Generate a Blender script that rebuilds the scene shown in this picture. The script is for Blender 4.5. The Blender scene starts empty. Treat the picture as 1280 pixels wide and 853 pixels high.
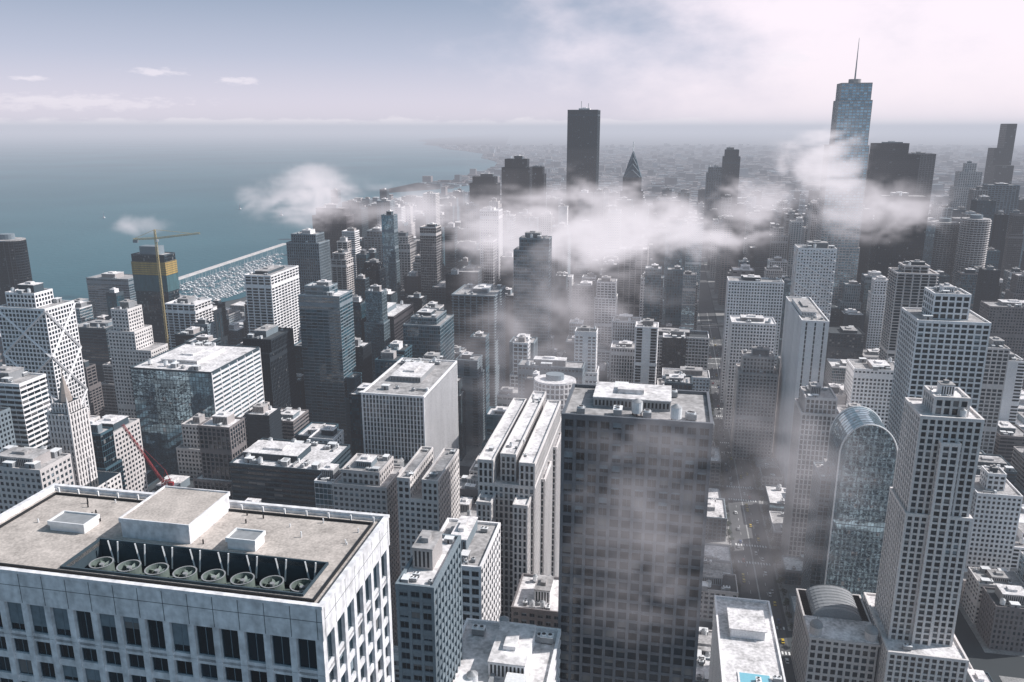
import bpy, bmesh, math, random
from mathutils import Vector
random.seed(7)
C=bpy.context.scene.collection
F=1000.0; H=310.0; P=math.atan(266.5/F); TH=math.radians(11)
cp,sp=math.cos(P),math.sin(P); ct,st_=math.cos(TH),math.sin(TH)
def ray(u,v):
    a=(u-640)/F; b=(426.5-v)/F
    return a,cp+b*sp,-sp+b*cp
def atY(u,v,Y):
    d=ray(u,v); t=Y/d[1]; return Vector((d[0]*t,Y,H+d[2]*t))
def atz(u,v,z):
    d=ray(u,v); t=(z-H)/d[2]; return Vector((d[0]*t,d[1]*t,z))
def proj(x,y,z):
    D=y*cp-(z-H)*sp; U=y*sp+(z-H)*cp
    if D<1: return None
    return 640+F*x/D,426.5-F*U/D
def tog(x,y): return x*ct-y*st_, x*st_+y*ct
def frg(w,s): return w*ct+s*st_, s*ct-w*st_
def solve(P0,dx,dy,u):
    a=(u-640)/F; D=P0.y*cp-(P0.z-H)*sp
    return (a*D-P0.x)/(dx-a*dy*cp)
# ---------------------------------------------------------------- materials
def newmat(name):
    m=bpy.data.materials.new(name); m.use_nodes=True
    nt=m.node_tree; b=nt.nodes['Principled BSDF']; return m,nt,b
MC={}
def wallmat(key,col,rough=.85,amt=.3,scale=.06,fine=1.5):
    if key in MC: return MC[key]
    m,nt,b=newmat(key); N=nt.nodes; L=nt.links
    g=N.new('ShaderNodeNewGeometry')
    n1=N.new('ShaderNodeTexNoise'); n1.inputs['Scale'].default_value=scale; n1.inputs['Detail'].default_value=3
    mp=N.new('ShaderNodeMapping'); mp.inputs['Scale'].default_value=(1,1,.25)
    L.new(g.outputs['Position'],mp.inputs['Vector']); L.new(mp.outputs[0],n1.inputs['Vector'])
    n2=N.new('ShaderNodeTexNoise'); n2.inputs['Scale'].default_value=fine; n2.inputs['Detail'].default_value=2
    L.new(g.outputs['Position'],n2.inputs['Vector'])
    ad=N.new('ShaderNodeMath'); ad.operation='ADD'; L.new(n1.outputs[0],ad.inputs[0]); L.new(n2.outputs[0],ad.inputs[1])
    mr=N.new('ShaderNodeMapRange'); mr.inputs['From Min'].default_value=.6; mr.inputs['From Max'].default_value=1.4
    mr.inputs['To Min'].default_value=1-amt; mr.inputs['To Max'].default_value=1+amt*.5
    L.new(ad.outputs[0],mr.inputs[0])
    mx=N.new('ShaderNodeVectorMath'); mx.operation='SCALE'; mx.inputs[0].default_value=col
    L.new(mr.outputs[0],mx.inputs['Scale']); L.new(mx.outputs[0],b.inputs['Base Color'])
    b.inputs['Roughness'].default_value=rough
    MC[key]=m; return m
COL={'white':(.86,.84,.84),'ivory':(.74,.70,.68),'cream':(.60,.56,.545),'beige':(.42,.39,.38),'tan':(.20,.18,.18),'brown':(.06,.055,.062),
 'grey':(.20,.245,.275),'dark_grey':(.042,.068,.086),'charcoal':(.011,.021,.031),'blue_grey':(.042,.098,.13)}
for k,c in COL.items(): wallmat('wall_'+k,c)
wallmat('granite',(.12,.135,.155),.45)
wallmat('roof_light',(.78,.75,.745),.9,.6,.12,.6)
wallmat('roof_mid',(.42,.405,.40),.9,.65,.12,.6)
wallmat('roof_dark',(.055,.065,.072),.9,.5,.12,.6)
wallmat('gravel',(.50,.45,.41),.95,.5,.35,3.5)
wallmat('marble',(.80,.79,.80),.5,.42,.9,1.2)
wallmat('metal_grey',(.3,.31,.32),.45,.3)
wallmat('metal_white',(.8,.8,.8),.5,.2)
wallmat('fan_green',(.16,.2,.18),.5,.4,.5,2)
wallmat('black',(.015,.017,.02),.6,.3)
wallmat('yellow',(.42,.29,.09),.7,.5,.3,2); wallmat('crane_yellow',(.5,.4,.2),.6,.2); wallmat('red',(.3,.03,.035),.6,.2); wallmat('net',(.05,.13,.15),.9,.5,.3)
wallmat('copper',(.34,.29,.26),.6,.3)
wallmat('pale_blue',(.2,.5,.6),.2,.1)
wallmat('foliage',(.05,.075,.04),.9,.6,.8,3); wallmat('bark',(.06,.045,.035),.9)
def glass(key,base,rough=.1,blind=.2,bcol=(.16,.16,.16),spec=.5,var=(.4,1.7)):
    m,nt,b=newmat(key); N=nt.nodes; L=nt.links
    uv=N.new('ShaderNodeUVMap'); oi=N.new('ShaderNodeObjectInfo')
    fl=N.new('ShaderNodeVectorMath'); fl.operation='FLOOR'; L.new(uv.outputs[0],fl.inputs[0])
    wn=N.new('ShaderNodeTexWhiteNoise'); wn.noise_dimensions='4D'; L.new(fl.outputs[0],wn.inputs['Vector']); L.new(oi.outputs['Random'],wn.inputs['W'])
    fr=N.new('ShaderNodeVectorMath'); fr.operation='FRACTION'; L.new(uv.outputs[0],fr.inputs[0])
    sx=N.new('ShaderNodeSeparateXYZ'); L.new(fr.outputs[0],sx.inputs[0])
    sc=N.new('ShaderNodeSeparateColor'); L.new(wn.outputs['Color'],sc.inputs[0])
    g1=N.new('ShaderNodeMath'); g1.operation='LESS_THAN'; L.new(sc.outputs[0],g1.inputs[0]); g1.inputs[1].default_value=blind
    g2=N.new('ShaderNodeMath'); g2.operation='GREATER_THAN'; L.new(sx.outputs[1],g2.inputs[0]); L.new(sc.outputs[1],g2.inputs[1])
    mu=N.new('ShaderNodeMath'); mu.operation='MULTIPLY'; L.new(g1.outputs[0],mu.inputs[0]); L.new(g2.outputs[0],mu.inputs[1])
    v=N.new('ShaderNodeMapRange'); L.new(sc.outputs[2],v.inputs[0]); v.inputs['To Min'].default_value=var[0]; v.inputs['To Max'].default_value=var[1]
    s=N.new('ShaderNodeVectorMath'); s.operation='SCALE'; s.inputs[0].default_value=base; L.new(v.outputs[0],s.inputs['Scale'])
    mx=N.new('ShaderNodeMix'); mx.data_type='RGBA'; L.new(mu.outputs[0],mx.inputs['Factor']); L.new(s.outputs[0],mx.inputs['A']); mx.inputs['B'].default_value=(*bcol,1)
    L.new(mx.outputs['Result'],b.inputs['Base Color'])
    b.inputs['Roughness'].default_value=rough; b.inputs['Specular IOR Level'].default_value=spec
    if key=='g_mirror':
        b.inputs['Metallic'].default_value=.75
        g=N.new('ShaderNodeNewGeometry'); n2=N.new('ShaderNodeTexNoise'); n2.inputs['Scale'].default_value=.12; n2.inputs['Detail'].default_value=2; L.new(g.outputs['Position'],n2.inputs['Vector'])
        bp=N.new('ShaderNodeBump'); bp.inputs['Strength'].default_value=.15; bp.inputs['Distance'].default_value=1.0; L.new(n2.outputs[0],bp.inputs['Height']); L.new(bp.outputs[0],b.inputs['Normal'])
    MC[key]=m; return m
glass('g_dark',(.006,.017,.025)); glass('g_black',(.003,.008,.013),.12,.05,spec=.35); glass('g_blue',(.015,.055,.075),.07,.08,(.12,.15,.17),.8)
glass('g_mirror',(.28,.40,.46),.04,.04,(.3,.33,.35),1.0,(.6,1.3))
M=lambda k:MC[k]
# ---------------------------------------------------------------- mesh builder
class MB:
    def __init__(s): s.v=[];s.f=[];s.m=[];s.uv=[];s.has=False
    def quad(s,p,m=0,uv=None):
        n=len(s.v); s.v+=[tuple(q) for q in p]; s.f.append(tuple(range(n,n+len(p)))); s.m.append(m)
        s.uv.append(uv or [(0,0)]*len(p))
        if uv: s.has=True
    def box(s,x0,x1,y0,y1,z0,z1,m=0):
        n=len(s.v)
        s.v+=[(x0,y0,z0),(x1,y0,z0),(x1,y1,z0),(x0,y1,z0),(x0,y0,z1),(x1,y0,z1),(x1,y1,z1),(x0,y1,z1)]
        for f in ((0,3,2,1),(4,5,6,7),(0,1,5,4),(1,2,6,5),(2,3,7,6),(3,0,4,7)):
            s.f.append(tuple(n+i for i in f)); s.m.append(m); s.uv.append([(0,0)]*4)
    def prism(s,cx,cy,rx,ry,n,z0,z1,m=0,top=1.0,a0=0,caps=True,uvb=None,uvf=None):
        k=len(s.v)
        for z,t in ((z0,1),(z1,top)):
            for i in range(n):
                a=a0+2*math.pi*i/n; s.v.append((cx+rx*t*math.cos(a),cy+ry*t*math.sin(a),z))
        for i in range(n):
            j=(i+1)%n; s.f.append((k+i,k+j,k+n+j,k+n+i)); s.m.append(m)
            if uvb: s.uv.append([(i*uvb,0),((i+1)*uvb,0),((i+1)*uvb,uvf),(i*uvb,uvf)]); s.has=True
            else: s.uv.append([(0,0)]*4)
        if caps:
            s.f.append(tuple(k+n+i for i in range(n))); s.m.append(m); s.uv.append([(0,0)]*n)
    def bar(s,p,q,t,m=0):
        p=Vector(p);q=Vector(q); d=(q-p).normalized(); a=d.orthogonal().normalized(); b=d.cross(a); a*=t/2;b*=t/2
        k=len(s.v)
        for c in (p,q):
            for e in (a+b,a-b,-a-b,-a+b): s.v.append(tuple(c+e))
        for i in range(4):
            j=(i+1)%4; s.f.append((k+i,k+j,k+4+j,k+4+i)); s.m.append(m); s.uv.append([(0,0)]*4)
        s.f.append((k+4,k+5,k+6,k+7)); s.m.append(m); s.uv.append([(0,0)]*4)
    def mesh(s,name,mats):
        me=bpy.data.meshes.new(name); me.from_pydata(s.v,[],s.f)
        for x in mats: me.materials.append(M(x) if isinstance(x,str) else x)
        me.polygons.foreach_set('material_index',s.m)
        if s.has:
            l=me.uv_layers.new(name='UVMap'); fl=[c for f in s.uv for q in f for c in q]; l.data.foreach_set('uv',fl)
        me.update(); return me
    def build(s,name,mats,parent=None,kind=None,label=None):
        if not s.f: return None
        return link(name,s.mesh(name,mats),parent,kind,label)
def link(name,me,parent=None,kind=None,label=None):
    o=bpy.data.objects.new(name,me); C.objects.link(o); o.parent=parent
    if kind: o['kind']=kind
    if label: o['label']=label
    return o
def empty(name,label,cat,loc,rz=-TH,group=None):
    o=bpy.data.objects.new(name,None); C.objects.link(o); o.location=loc; o.rotation_euler=(0,0,rz); o.empty_display_size=5
    tag(o,label,cat,group); return o
def tag(o,label,cat,group=None):
    o['label']=label; o['category']=cat
    if group: o['group']=group
# ---------------------------------------------------------------- facades
ST={'grid':dict(bay=4.2,fl=3.7,pier=1.0,pd=.45,sh=1.2,sd=.3),
 'punched':dict(bay=3.2,fl=3.5,pier=1.3,pd=.28,sh=1.5,sd=.2),
 'banded':dict(bay=6,fl=3.7,pier=.3,pd=.1,sh=1.4,sd=.5),
 'ribbed':dict(bay=2.8,fl=3.7,pier=.9,pd=.5,sh=.9,sd=.1),
 'glassy':dict(bay=2.2,fl=3.8,pier=.16,pd=.12,sh=.4,sd=.06),
 'balconied':dict(bay=7,fl=3.1,pier=1.4,pd=.3,sh=.5,sd=1.3)}
def spans(x0,x1,bay):
    n=max(1,round((x1-x0)/bay)); return n,(x1-x0)/n
def lattice(W,G,x0,x1,y0,y1,z0,z1,s,m=0,zvis=0):
    nx,bx=spans(x0,x1,s['bay']); ny,by=spans(y0,y1,s['bay']); nz,fz=spans(z0,z1,s['fl'])
    if G is not None:
        for (a,b,n) in (((x0,y0),(x1,y0),nx),((x1,y0),(x1,y1),ny),((x1,y1),(x0,y1),nx),((x0,y1),(x0,y0),ny)):
            G.quad([(a[0],a[1],z0),(b[0],b[1],z0),(b[0],b[1],z1),(a[0],a[1],z1)],0,[(0,0),(n,0),(n,nz),(0,nz)])
        G.quad([(x0,y0,z1),(x1,y0,z1),(x1,y1,z1),(x0,y1,z1)])
    sd=s['sd'];pd=s['pd'];pw=s['pier']/2
    for k in range(nz+1):
        z=z0+k*fz
        if z<zvis: continue
        W.box(x0-sd,x1+sd,y0-sd,y1+sd,z-s['sh']/2 if k<nz else z-s['sh']*.8,z+s['sh']/2 if k<nz else z-.02,m)
    for fr in s.get('mech',()):
        k=int(nz*fr); za=z0+k*fz; o=max(sd,pd)-.06
        if nz>8 and za>zvis: W.box(x0-o,x1+o,y0-o,y1+o,za,za+fz,m)
    for fr in s.get('blank',()):
        i=int(nx*fr); W.box(x0+i*bx,x0+(i+1)*bx,y0-pd+.05,y0+.1,max(z0,zvis),z1-.06,m)
        i=int(ny*fr); W.box(x1-.1,x1+pd-.05,y0+i*by,y0+(i+1)*by,max(z0,zvis),z1-.06,m); W.box(x0-pd+.05,x0+.1,y0+i*by,y0+(i+1)*by,max(z0,zvis),z1-.06,m)
    zb=max(z0,zvis)
    for i in range(nx+1):
        x=x0+i*bx; a=max(x-pw,x0-pd); b=min(x+pw,x1+pd)
        if i==0: b=x0+pw
        if i==nx: a=x1-pw
        W.box(a,b,y0-pd,y0+.1,zb,z1-.05,m); W.box(a,b,y1-.1,y1+pd,zb,z1-.05,m)
    for i in range(1,ny):
        y=y0+i*by
        W.box(x0-pd,x0+.1,y-pw,y+pw,zb,z1-.05,m); W.box(x1-.1,x1+pd,y-pw,y+pw,zb,z1-.05,m)
    for x,q in ((x0,-1),(x1,1)):
        for y,t in ((y0,1),(y1,-1)):
            xa,xb=(x-pd+.012,x+.1) if q<0 else (x-.1,x+pd-.012)
            ya,yb=(y-pd+.01,y+pw) if t>0 else (y-pw,y+pd-.01)
            W.box(xa,xb,ya,yb,zb,z1-.05,m)
WM={}
def winmesh(bw,wh):
    key=(round(bw,2),round(wh,2))
    if key in WM: return WM[key]
    b=MB(); x=bw/2;z=wh/2
    b.quad([(-x,0,-z),(x,0,-z),(x,0,z),(-x,0,z)],0,[(.01,.01),(.99,.01),(.99,.99),(.01,.99)])
    g=b.mesh('window',['g_dark']); b=MB()
    t=.07
    b.box(-x,-x+t,-.06,.0,-z,z); b.box(x-t,x,-.06,.0,-z,z); b.box(-x+t,x-t,-.055,.0,-z,-z+t); b.box(-x+t,x-t,-.055,.0,z-t,z)
    if bw>1.6: b.box(-t/2,t/2,-.05,0,-z+t,z-t)
    f=b.mesh('frame',['wall_grey']); bl=[]
    for q in (.25,.5,.8):
        b=MB(); zz=z-t-(wh-2*t)*q; b.quad([(-x+t,-.01,zz),(x-t,-.01,zz),(x-t,-.01,z-t),(-x+t,-.01,z-t)]); bl.append(b.mesh('blind',['wall_grey']))
    WM[key]=(g,f,bl); return WM[key]
def windows(root,x0,x1,y0,y1,z0,z1,s,side,maxn=100,off=.03,pb=.25):
    nx,bx=spans(x0,x1,s['bay']); ny,by=spans(y0,y1,s['bay']); nz,fz=spans(z0,z1,s['fl'])
    c=0
    for k in range(nz-1,-1,-1):
        zc=z0+(k+.5)*fz
        row=[]
        for i in range(nx): row.append((x0+(i+.5)*bx,y0-off,0,bx))
        for i in range(ny):
            if side=='R': row.append((x1+off,y0+(i+.5)*by,math.pi/2,by))
            elif side=='L': row.append((x0-off,y0+(i+.5)*by,-math.pi/2,by))
        for (x,y,r,bb) in row:
            if c>=maxn: return c
            wd=bb-s['pier']-.02; hh=fz-s['sh']-.02
            g,f,bl=winmesh(wd,hh)
            o=link('window',g,root); o.location=(x,y,zc); o.rotation_euler=(0,0,r); c+=1
            link('frame',f,o)
            if random.random()<pb: link('blind',random.choice(bl),o)
    return c
UM={}
def unitmesh(k):
    if k in UM: return UM[k]
    b=MB()
    if k==0:
        b.box(-1.6,1.6,-1,1,.3,1.9); b.box(-1.7,1.7,-1.1,1.1,1.9,2.02,1)
        for x in (-.8,.8): b.prism(x,0,.6,.6,12,2.02,2.35,1); b.prism(x,0,.5,.5,12,2.35,2.38,2)
        b.box(-1.4,1.4,-.8,.8,0,.3,2)
    elif k==1:
        b.box(-1,1,-1,1,.2,1.5); b.prism(0,0,.75,.75,14,1.5,1.9,1); b.prism(0,0,.6,.6,14,1.9,1.93,2); b.box(-.8,.8,-.8,.8,0,.2,2)
    elif k==2:
        b.box(-3,3,-.5,.5,.5,1.3); b.box(3.0,4.2,-.9,.9,.1,2.0,1); b.box(-2.8,-2.5,-.4,.4,0,.5,2); b.box(1.5,1.8,-.4,.4,0,.5,2)
    elif k==3:
        b.prism(0,0,1.3,1.3,16,.8,3.6,1); b.prism(0,0,1.35,1.35,16,3.6,4.3,0,top=.2)
        for a in range(4): b.bar((math.cos(a*1.57),math.sin(a*1.57),0),(math.cos(a*1.57),math.sin(a*1.57),.9),.2,2)
    else:
        b.box(-2.2,2.2,-1.6,1.6,0,2.6,0); b.box(-2.35,2.35,-1.75,1.75,2.6,2.8,1); b.box(-.5,.4,-1.64,-1.6,.1,2.1,2)
    UM[k]=b.mesh('rooftop_unit',['metal_grey','metal_white','black']); return UM[k]
def roofkit(root,x0,x1,y0,y1,z,nu,off,roofm,wallm,ph=True):
    rnd=random; w=x1-x0;d=y1-y0
    D=MB();Pp=MB()
    D.box(x0,x1,y0,y1,z-.4,z+.03)
    o=off+.06
    for (a,b,c,e) in ((x0-o,x1+o,y0-o,y0+.3),(x0-o,x1+o,y1-.3,y1+o),(x0-o,x0+.3,y0+.3,y1-.3),(x1-.3,x1+o,y0+.3,y1-.3)):
        Pp.box(a,b,c,e,z-.5,z+1.1)
    D.build('roof',[roofm],root); Pp.build('parapet',[wallm],root)
    if ph and w>9 and d>9:
        fw=rnd.uniform(.3,.6);fd=rnd.uniform(.35,.6); cx=x0+w*rnd.uniform(.36,.64); cy=y0+d*rnd.uniform(.42,.62); hh=rnd.uniform(3,6.5)
        b=MB(); b.box(cx-w*fw/2,cx+w*fw/2,cy-d*fd/2,cy+d*fd/2,z+.02,z+hh,0); b.box(cx-w*fw/2-.2,cx+w*fw/2+.2,cy-d*fd/2-.2,cy+d*fd/2+.2,z+hh,z+hh+.35,1)
        b.box(cx-w*fw*.2,cx+w*fw*.15,cy-d*fd*.2,cy+d*fd*.2,z+hh+.35,z+hh+1.8,1)
        pm=rnd.choice(['metal_grey','wall_grey','wall_white','wall_beige','wall_dark_grey'])
        po=b.build('penthouse',[pm,rnd.choice(['roof_light','roof_mid'])],root)
        b=MB(); n=int(w*fw/1.2)
        for i in range(n):
            xx=cx-w*fw/2+.6+i*1.2; b.box(xx,min(xx+.6,cx+w*fw/2),cy-d*fd/2-.04,cy-d*fd/2-.003,z+.8,z+hh-.7)
        b.build('louvre',['black'],po)
    for i in range(nu):
        side=rnd.random()
        if w<5 or d<5: break
        ux=x0+rnd.uniform(.1,.9)*w; uy=(y0+rnd.uniform(.07,.2)*d) if side<.6 else (y1-rnd.uniform(.07,.2)*d)
        u=link('rooftop_unit',unitmesh(rnd.choice([0,0,1,1,2,3,4,4])),root); u.location=(ux,uy,z+.04); u.rotation_euler=(0,0,rnd.choice([0,math.pi/2])); k=min(1.3,max(.6,w/24)); u.scale=(k,k,k)
RECT=[]; HERO=[]
def place(u,v,Y,uo,dep,side):
    P0=atY(u,v,Y); h=P0.z
    k=abs(solve(P0,ct,-st_,uo))
    if isinstance(dep,tuple): dep=abs(solve(P0,st_,ct,dep[1]))
    w0,s0=tog(P0.x,P0.y)
    if side=='R': wa,wb=w0-k,w0
    else: wa,wb=w0,w0+k
    return wa,wb,s0,s0+dep,h
def wk(col): return 'wall_'+col if 'wall_'+col in MC else col
def hero(name,label,cat,ref,u,v,Y,uo,dep,side,style,col,g='g_dark',tiers=None,win=False,roof='roof_mid',ph=True,nu=None,ov=None):
    wa,wb,sa,sb,h=place(u,v,Y,uo,dep,side)
    w=wb-wa;d=sb-sa
    RECT.append((wa,wb,sa,sb,label,h))
    X,Yy=frg((wa+wb)/2,(sa+sb)/2)
    root=empty(name,label,cat,(X,Yy,0))
    HERO.append((ref,(wa+wb)/2,(sa+sb)/2,w,d))
    x0,x1,y0,y1=-w/2,w/2,-d/2,d/2
    s=dict(ST[style])
    if Y>600 and style not in('glassy',): s['mech']=random.choice([(),(.5,),(.33,.7),(.94,)])
    if ov: s.update(ov)
    if Y>1250: s['bay']*=1.35; s['pier']*=1.35
    G=MB();Wl=MB()
    tiers=tiers or [(0,1,0,1,0,1)]
    if nu is None: nu=9 if Y<650 else (5 if Y<1000 else 1)
    zm=max(q[5] for q in tiers)
    for i,t in enumerate(tiers):
        a,b=x0+w*t[0],x0+w*t[1]; c,e=y0+d*t[2],y0+d*t[3]; za,zb=h*t[4],h*t[5]
        last=t[5]==zm
        lattice(Wl,G,a,b,c,e,za,zb,s)
        roofkit(root,a,b,c,e,zb,nu if last else 1,max(s['sd'],s['pd']),roof,wk(col),ph and last)
    Wl.build('wall',[wk(col)],root)
    G.build('lower_windows' if win else 'glazing',[g],root,kind='stuff' if win else None)
    if win:
        t=max(tiers,key=lambda q:(q[5]-q[4])*(q[1]-q[0])+q[5]*.01)
        sd_=side if not isinstance(win,str) else win
        windows(root,x0+w*t[0],x0+w*t[1],y0+d*t[2],y0+d*t[3],h*t[4],h*t[5],s,sd_)
    return root,w,d,h
# ================================================================ HEROES
wa,wb,sa,sb,hA=place(398,757,73,-85,('u',478),'R')
w=wb-wa;d=sb-sa
RECT.append((wa,wb,sa,sb,'A',hA)); X,Yy=frg((wa+wb)/2,(sa+sb)/2)
A=empty('marble_tower','nearest white marble tower with sunken row of fans in its flat gravel roof','tower',(X,Yy,0))
HERO.append(('the near marble roof',(wa+wb)/2,(sa+sb)/2,w,d))
x0,x1,y0,y1=-w/2,w/2,-d/2,d/2
def locA(u,v,z):
    p=atz(u,v,z); a,b=tog(p.x,p.y); return a-(wa+wb)/2,b-(sa+sb)/2
sA=dict(bay=2.9,fl=3.0,pier=.75,pd=.5,sh=.85,sd=.3)
sT=dict(bay=2.9,fl=4.6,pier=.75,pd=.5,sh=.7,sd=.3)
Wl=MB();G=MB()
zt=hA-3.5
lattice(Wl,G,x0,x1,y0,y1,0,zt-4.6,sA,zvis=60); lattice(Wl,G,x0,x1,y0,y1,zt-4.6,zt,sT)
Wl.box(x0-.62,x1+.62,y0-.62,y0-.02,zt-.3,hA); Wl.box(x0-.62,x1+.62,y1+.02,y1+.62,zt-.3,hA); Wl.box(x0-.62,x0-.02,y0-.02,y1+.02,zt-.3,hA); Wl.box(x1+.02,x1+.62,y0-.02,y1+.02,zt-.3,hA)
Wl.build('wall',['marble'],A); G.build('lower_windows',['g_black'],A,kind='stuff')
J=MB()
nx_,bx_=spans(x0,x1,2.9)
for i in range(nx_+1):
    x=x0+bx_*i; J.box(x-.035,x+.035,y0-.628,y0-.621,zt-.2,hA-.05)
ny_,by_=spans(y0,y1,2.9)
for i in range(ny_+1):
    y=y0+by_*i; J.box(x1+.621,x1+.628,y-.035,y+.035,zt-.2,hA-.05)
J.box(x0-.6,x1+.6,y0-.629,y0-.6215,hA-1.6,hA-1.54); J.box(x1+.6215,x1+.629,y0,y1,hA-1.6,hA-1.54)
J.build('panel_joints',['roof_dark'],A)
c=windows(A,x0,x1,y0,y1,zt-4.6,zt,sT,'R',40,pb=.1); windows(A,x0,x1,y0,y1,0,zt-4.6,sA,'R',100-c,pb=.1)
Pp=MB()
for (a,b,c_,e) in ((x0-.72,x1+.72,y0-.72,y0-.15),(x0-.72,x1+.72,y1+.15,y1+.72),(x0-.72,x0-.15,y0-.15,y1+.15),(x1+.15,x1+.72,y0-.15,y1+.15)): Pp.box(a,b,c_,e,hA,hA+.35)
Pp.build('parapet',['marble'],A)
Tr=MB()
for (a,b,c_,e) in ((x0+.9,x1-.9,y0+.9,y0+1.1),(x0+.9,x1-.9,y1-1.1,y1-.9),(x0+.9,x0+1.1,y0+1.1,y1-1.1),(x1-1.1,x1-.9,y0+1.1,y1-1.1)): Tr.box(a,b,c_,e,hA-.35,hA-.05)
Tr.build('track',['black'],A)
wx0,wy1=locA(108,674,hA-.3); wx1,wy0=locA(378,744,hA-.3); wy1=max(wy1,wy0+5.6)
wx0=locA(75,712,hA-.3)[0]
D=MB(); z=hA-.35
for (a,b,c_,e) in ((x0-.05,wx0,y0-.05,y1+.05),(wx1,x1+.05,y0-.05,y1+.05),(wx0,wx1,y0-.05,wy0),(wx0,wx1,wy1,y1+.05)): D.box(a,b,c_,e,z-.5,z)
D.build('roof',['gravel'],A)
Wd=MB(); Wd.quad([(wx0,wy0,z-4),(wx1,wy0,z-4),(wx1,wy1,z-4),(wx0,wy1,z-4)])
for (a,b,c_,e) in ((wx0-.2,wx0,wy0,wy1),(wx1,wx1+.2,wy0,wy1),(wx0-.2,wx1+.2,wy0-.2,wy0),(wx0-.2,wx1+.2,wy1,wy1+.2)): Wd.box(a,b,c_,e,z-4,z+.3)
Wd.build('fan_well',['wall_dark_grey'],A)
nf=8; R1=1.3
for i in range(nf):
    fx=wx0+1.9+(wx1-wx0-3.8)*i/(nf-1); fy=(wy0+wy1)/2+.6
    b=MB(); b.prism(fx,fy,R1,R1,28,z-2.9,z-1.25,0,caps=False); b.prism(fx,fy,R1-.12,R1-.12,28,z-2.9,z-1.25,0,caps=False); b.prism(fx,fy,R1-.2,R1-.2,28,z-2.3,z-2.2,2)
    for k in range(28):
        a=2*math.pi*k/28;a2=2*math.pi*(k+1)/28; r0,r1=R1-.13,R1+.04
        b.quad([(fx+r0*math.cos(a),fy+r0*math.sin(a),z-1.24),(fx+r1*math.cos(a),fy+r1*math.sin(a),z-1.24),(fx+r1*math.cos(a2),fy+r1*math.sin(a2),z-1.24),(fx+r0*math.cos(a2),fy+r0*math.sin(a2),z-1.24)],1)
    b.box(fx-1.5,fx+1.5,fy-1.5,fy+1.5,z-4,z-2.9,0)
    o=b.build('fan',['fan_green','metal_grey','black'],A)
    q=MB(); q.prism(fx,fy,.28,.28,12,z-2.2,z-1.4)
    q.build('hub',['metal_grey'],o)
    q=MB()
    for k in range(6):
        a=k*math.pi/3+.3*i; ca,sa_=math.cos(a),math.sin(a); da=.25
        q.quad([(fx+.25*ca,fy+.25*sa_,z-1.7),(fx+1.1*math.cos(a-da),fy+1.1*math.sin(a-da),z-1.85),(fx+1.1*math.cos(a+da),fy+1.1*math.sin(a+da),z-1.5),(fx+.25*math.cos(a+.5),fy+.25*math.sin(a+.5),z-1.6)])
    q.build('blades',['fan_green'],o)
    p=MB(); p.bar((fx-.1,wy1-.3,z-2.5),(fx-.5,wy1-.4,z+.4),.16); p.bar((fx+.4,wy1-.3,z-2.5),(fx+.8,wy1-.4,z+.4),.16)
    p.build('pipe',['metal_white'],A)
def boxA(name,nl,nr,far,zt_,zb_,mats,lip=True,ymin=None):
    a,b1=locA(*nl,zt_); b,b2=locA(*nr,zt_); c_,e=locA(*far,zt_)
    yy=(b1+b2)/2
    if ymin is not None: sh=max(0,ymin-yy); yy+=sh; e+=sh
    q=MB(); q.box(a,b,yy,e,zb_,zt_,0)
    if lip:
        for (p0,p1,p2,p3) in ((a-.15,b+.15,yy-.15,yy),(a-.15,b+.15,e,e+.15),(a-.15,a,yy,e),(b,b+.15,yy,e)): q.box(p0,p1,p2,p3,zt_-.3,zt_+.25,0)
        q.box(a+.05,b-.05,yy+.05,e-.05,zt_,zt_+.06,1)
    return q.build(name,mats,A)
boxA('penthouse',(150,650),(236,658),(283,617),hA+2.0,hA-.36,['marble','gravel'],ymin=wy1+.45)
boxA('rooftop_unit',(62,653),(104,658),(128,646),hA+.7,hA-.36,['metal_white','metal_grey'])
boxA('rooftop_unit',(284,674),(318,678),(328,666),hA+.9,hA-.36,['metal_white','metal_grey'],ymin=wy1+.45)
for i in range(26):
    px=random.uniform(x0+1.5,x1-1.5); py=random.uniform(wy1+.8,y1-1.3)
    q=MB(); q.prism(px,py,.09,.09,8,z,z+random.uniform(.3,.8)); q.build('vent_pipe',['black' if i%3 else 'metal_white'],A)
for i in range(16):
    q=MB(); x=x0+1+(w-2)*i/15; q.box(x-.1,x+.1,y1-.6,y1-.4,z,z+.8); q.build('davit',['metal_white'],A)
h_=hero
gr=h_('granite_tower','wide dark granite tower in the centre foreground with square windows and drifting mist','tower','the dark granite tower',889,533,228,704,30,'R','punched','granite',win='N',ov=dict(bay=3.9,pier=1.0,sh=1.1,fl=3.7,pd=.5),roof='roof_mid',nu=14)
h_('ribbed_tower','pale tower of tall vertical ribs just left of the dark granite tower','tower','the pale ribbed tower',668,582,335,598,('u',703),'R','punched','ivory',win=True,
   tiers=[(0,1,0,1,0,.93),(0,.26,0,.9,.93,1),(.37,.63,0.05,1,.93,1.01),(.74,1,0,.9,.93,1),(.06,.3,-.1,.5,0,.9),(.7,.94,-.1,.5,0,.9),(.4,1.07,.2,.42,0,.9),(.4,1.07,.62,.84,0,.9)],ov=dict(bay=2.4,pier=.95,pd=.3,sh=.8,sd=.12,fl=3.3),roof='roof_light',ph=False)
h_('office_block','white gridded office block with cluttered roof left of the brown masonry block','building','the white gridded office block',600,712,262,530,('u',624),'R','grid','white',win=True,roof='roof_mid',ov=dict(bay=3.4,pier=.9),nu=18)
h_('office_block','narrow grey slab with small windows beside the near marble tower','building','the narrow grey slab',541,738,190,497,28,'R','grid','grey',win=True,roof='roof_light',ov=dict(bay=3,fl=3.3,pier=.8))
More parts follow.
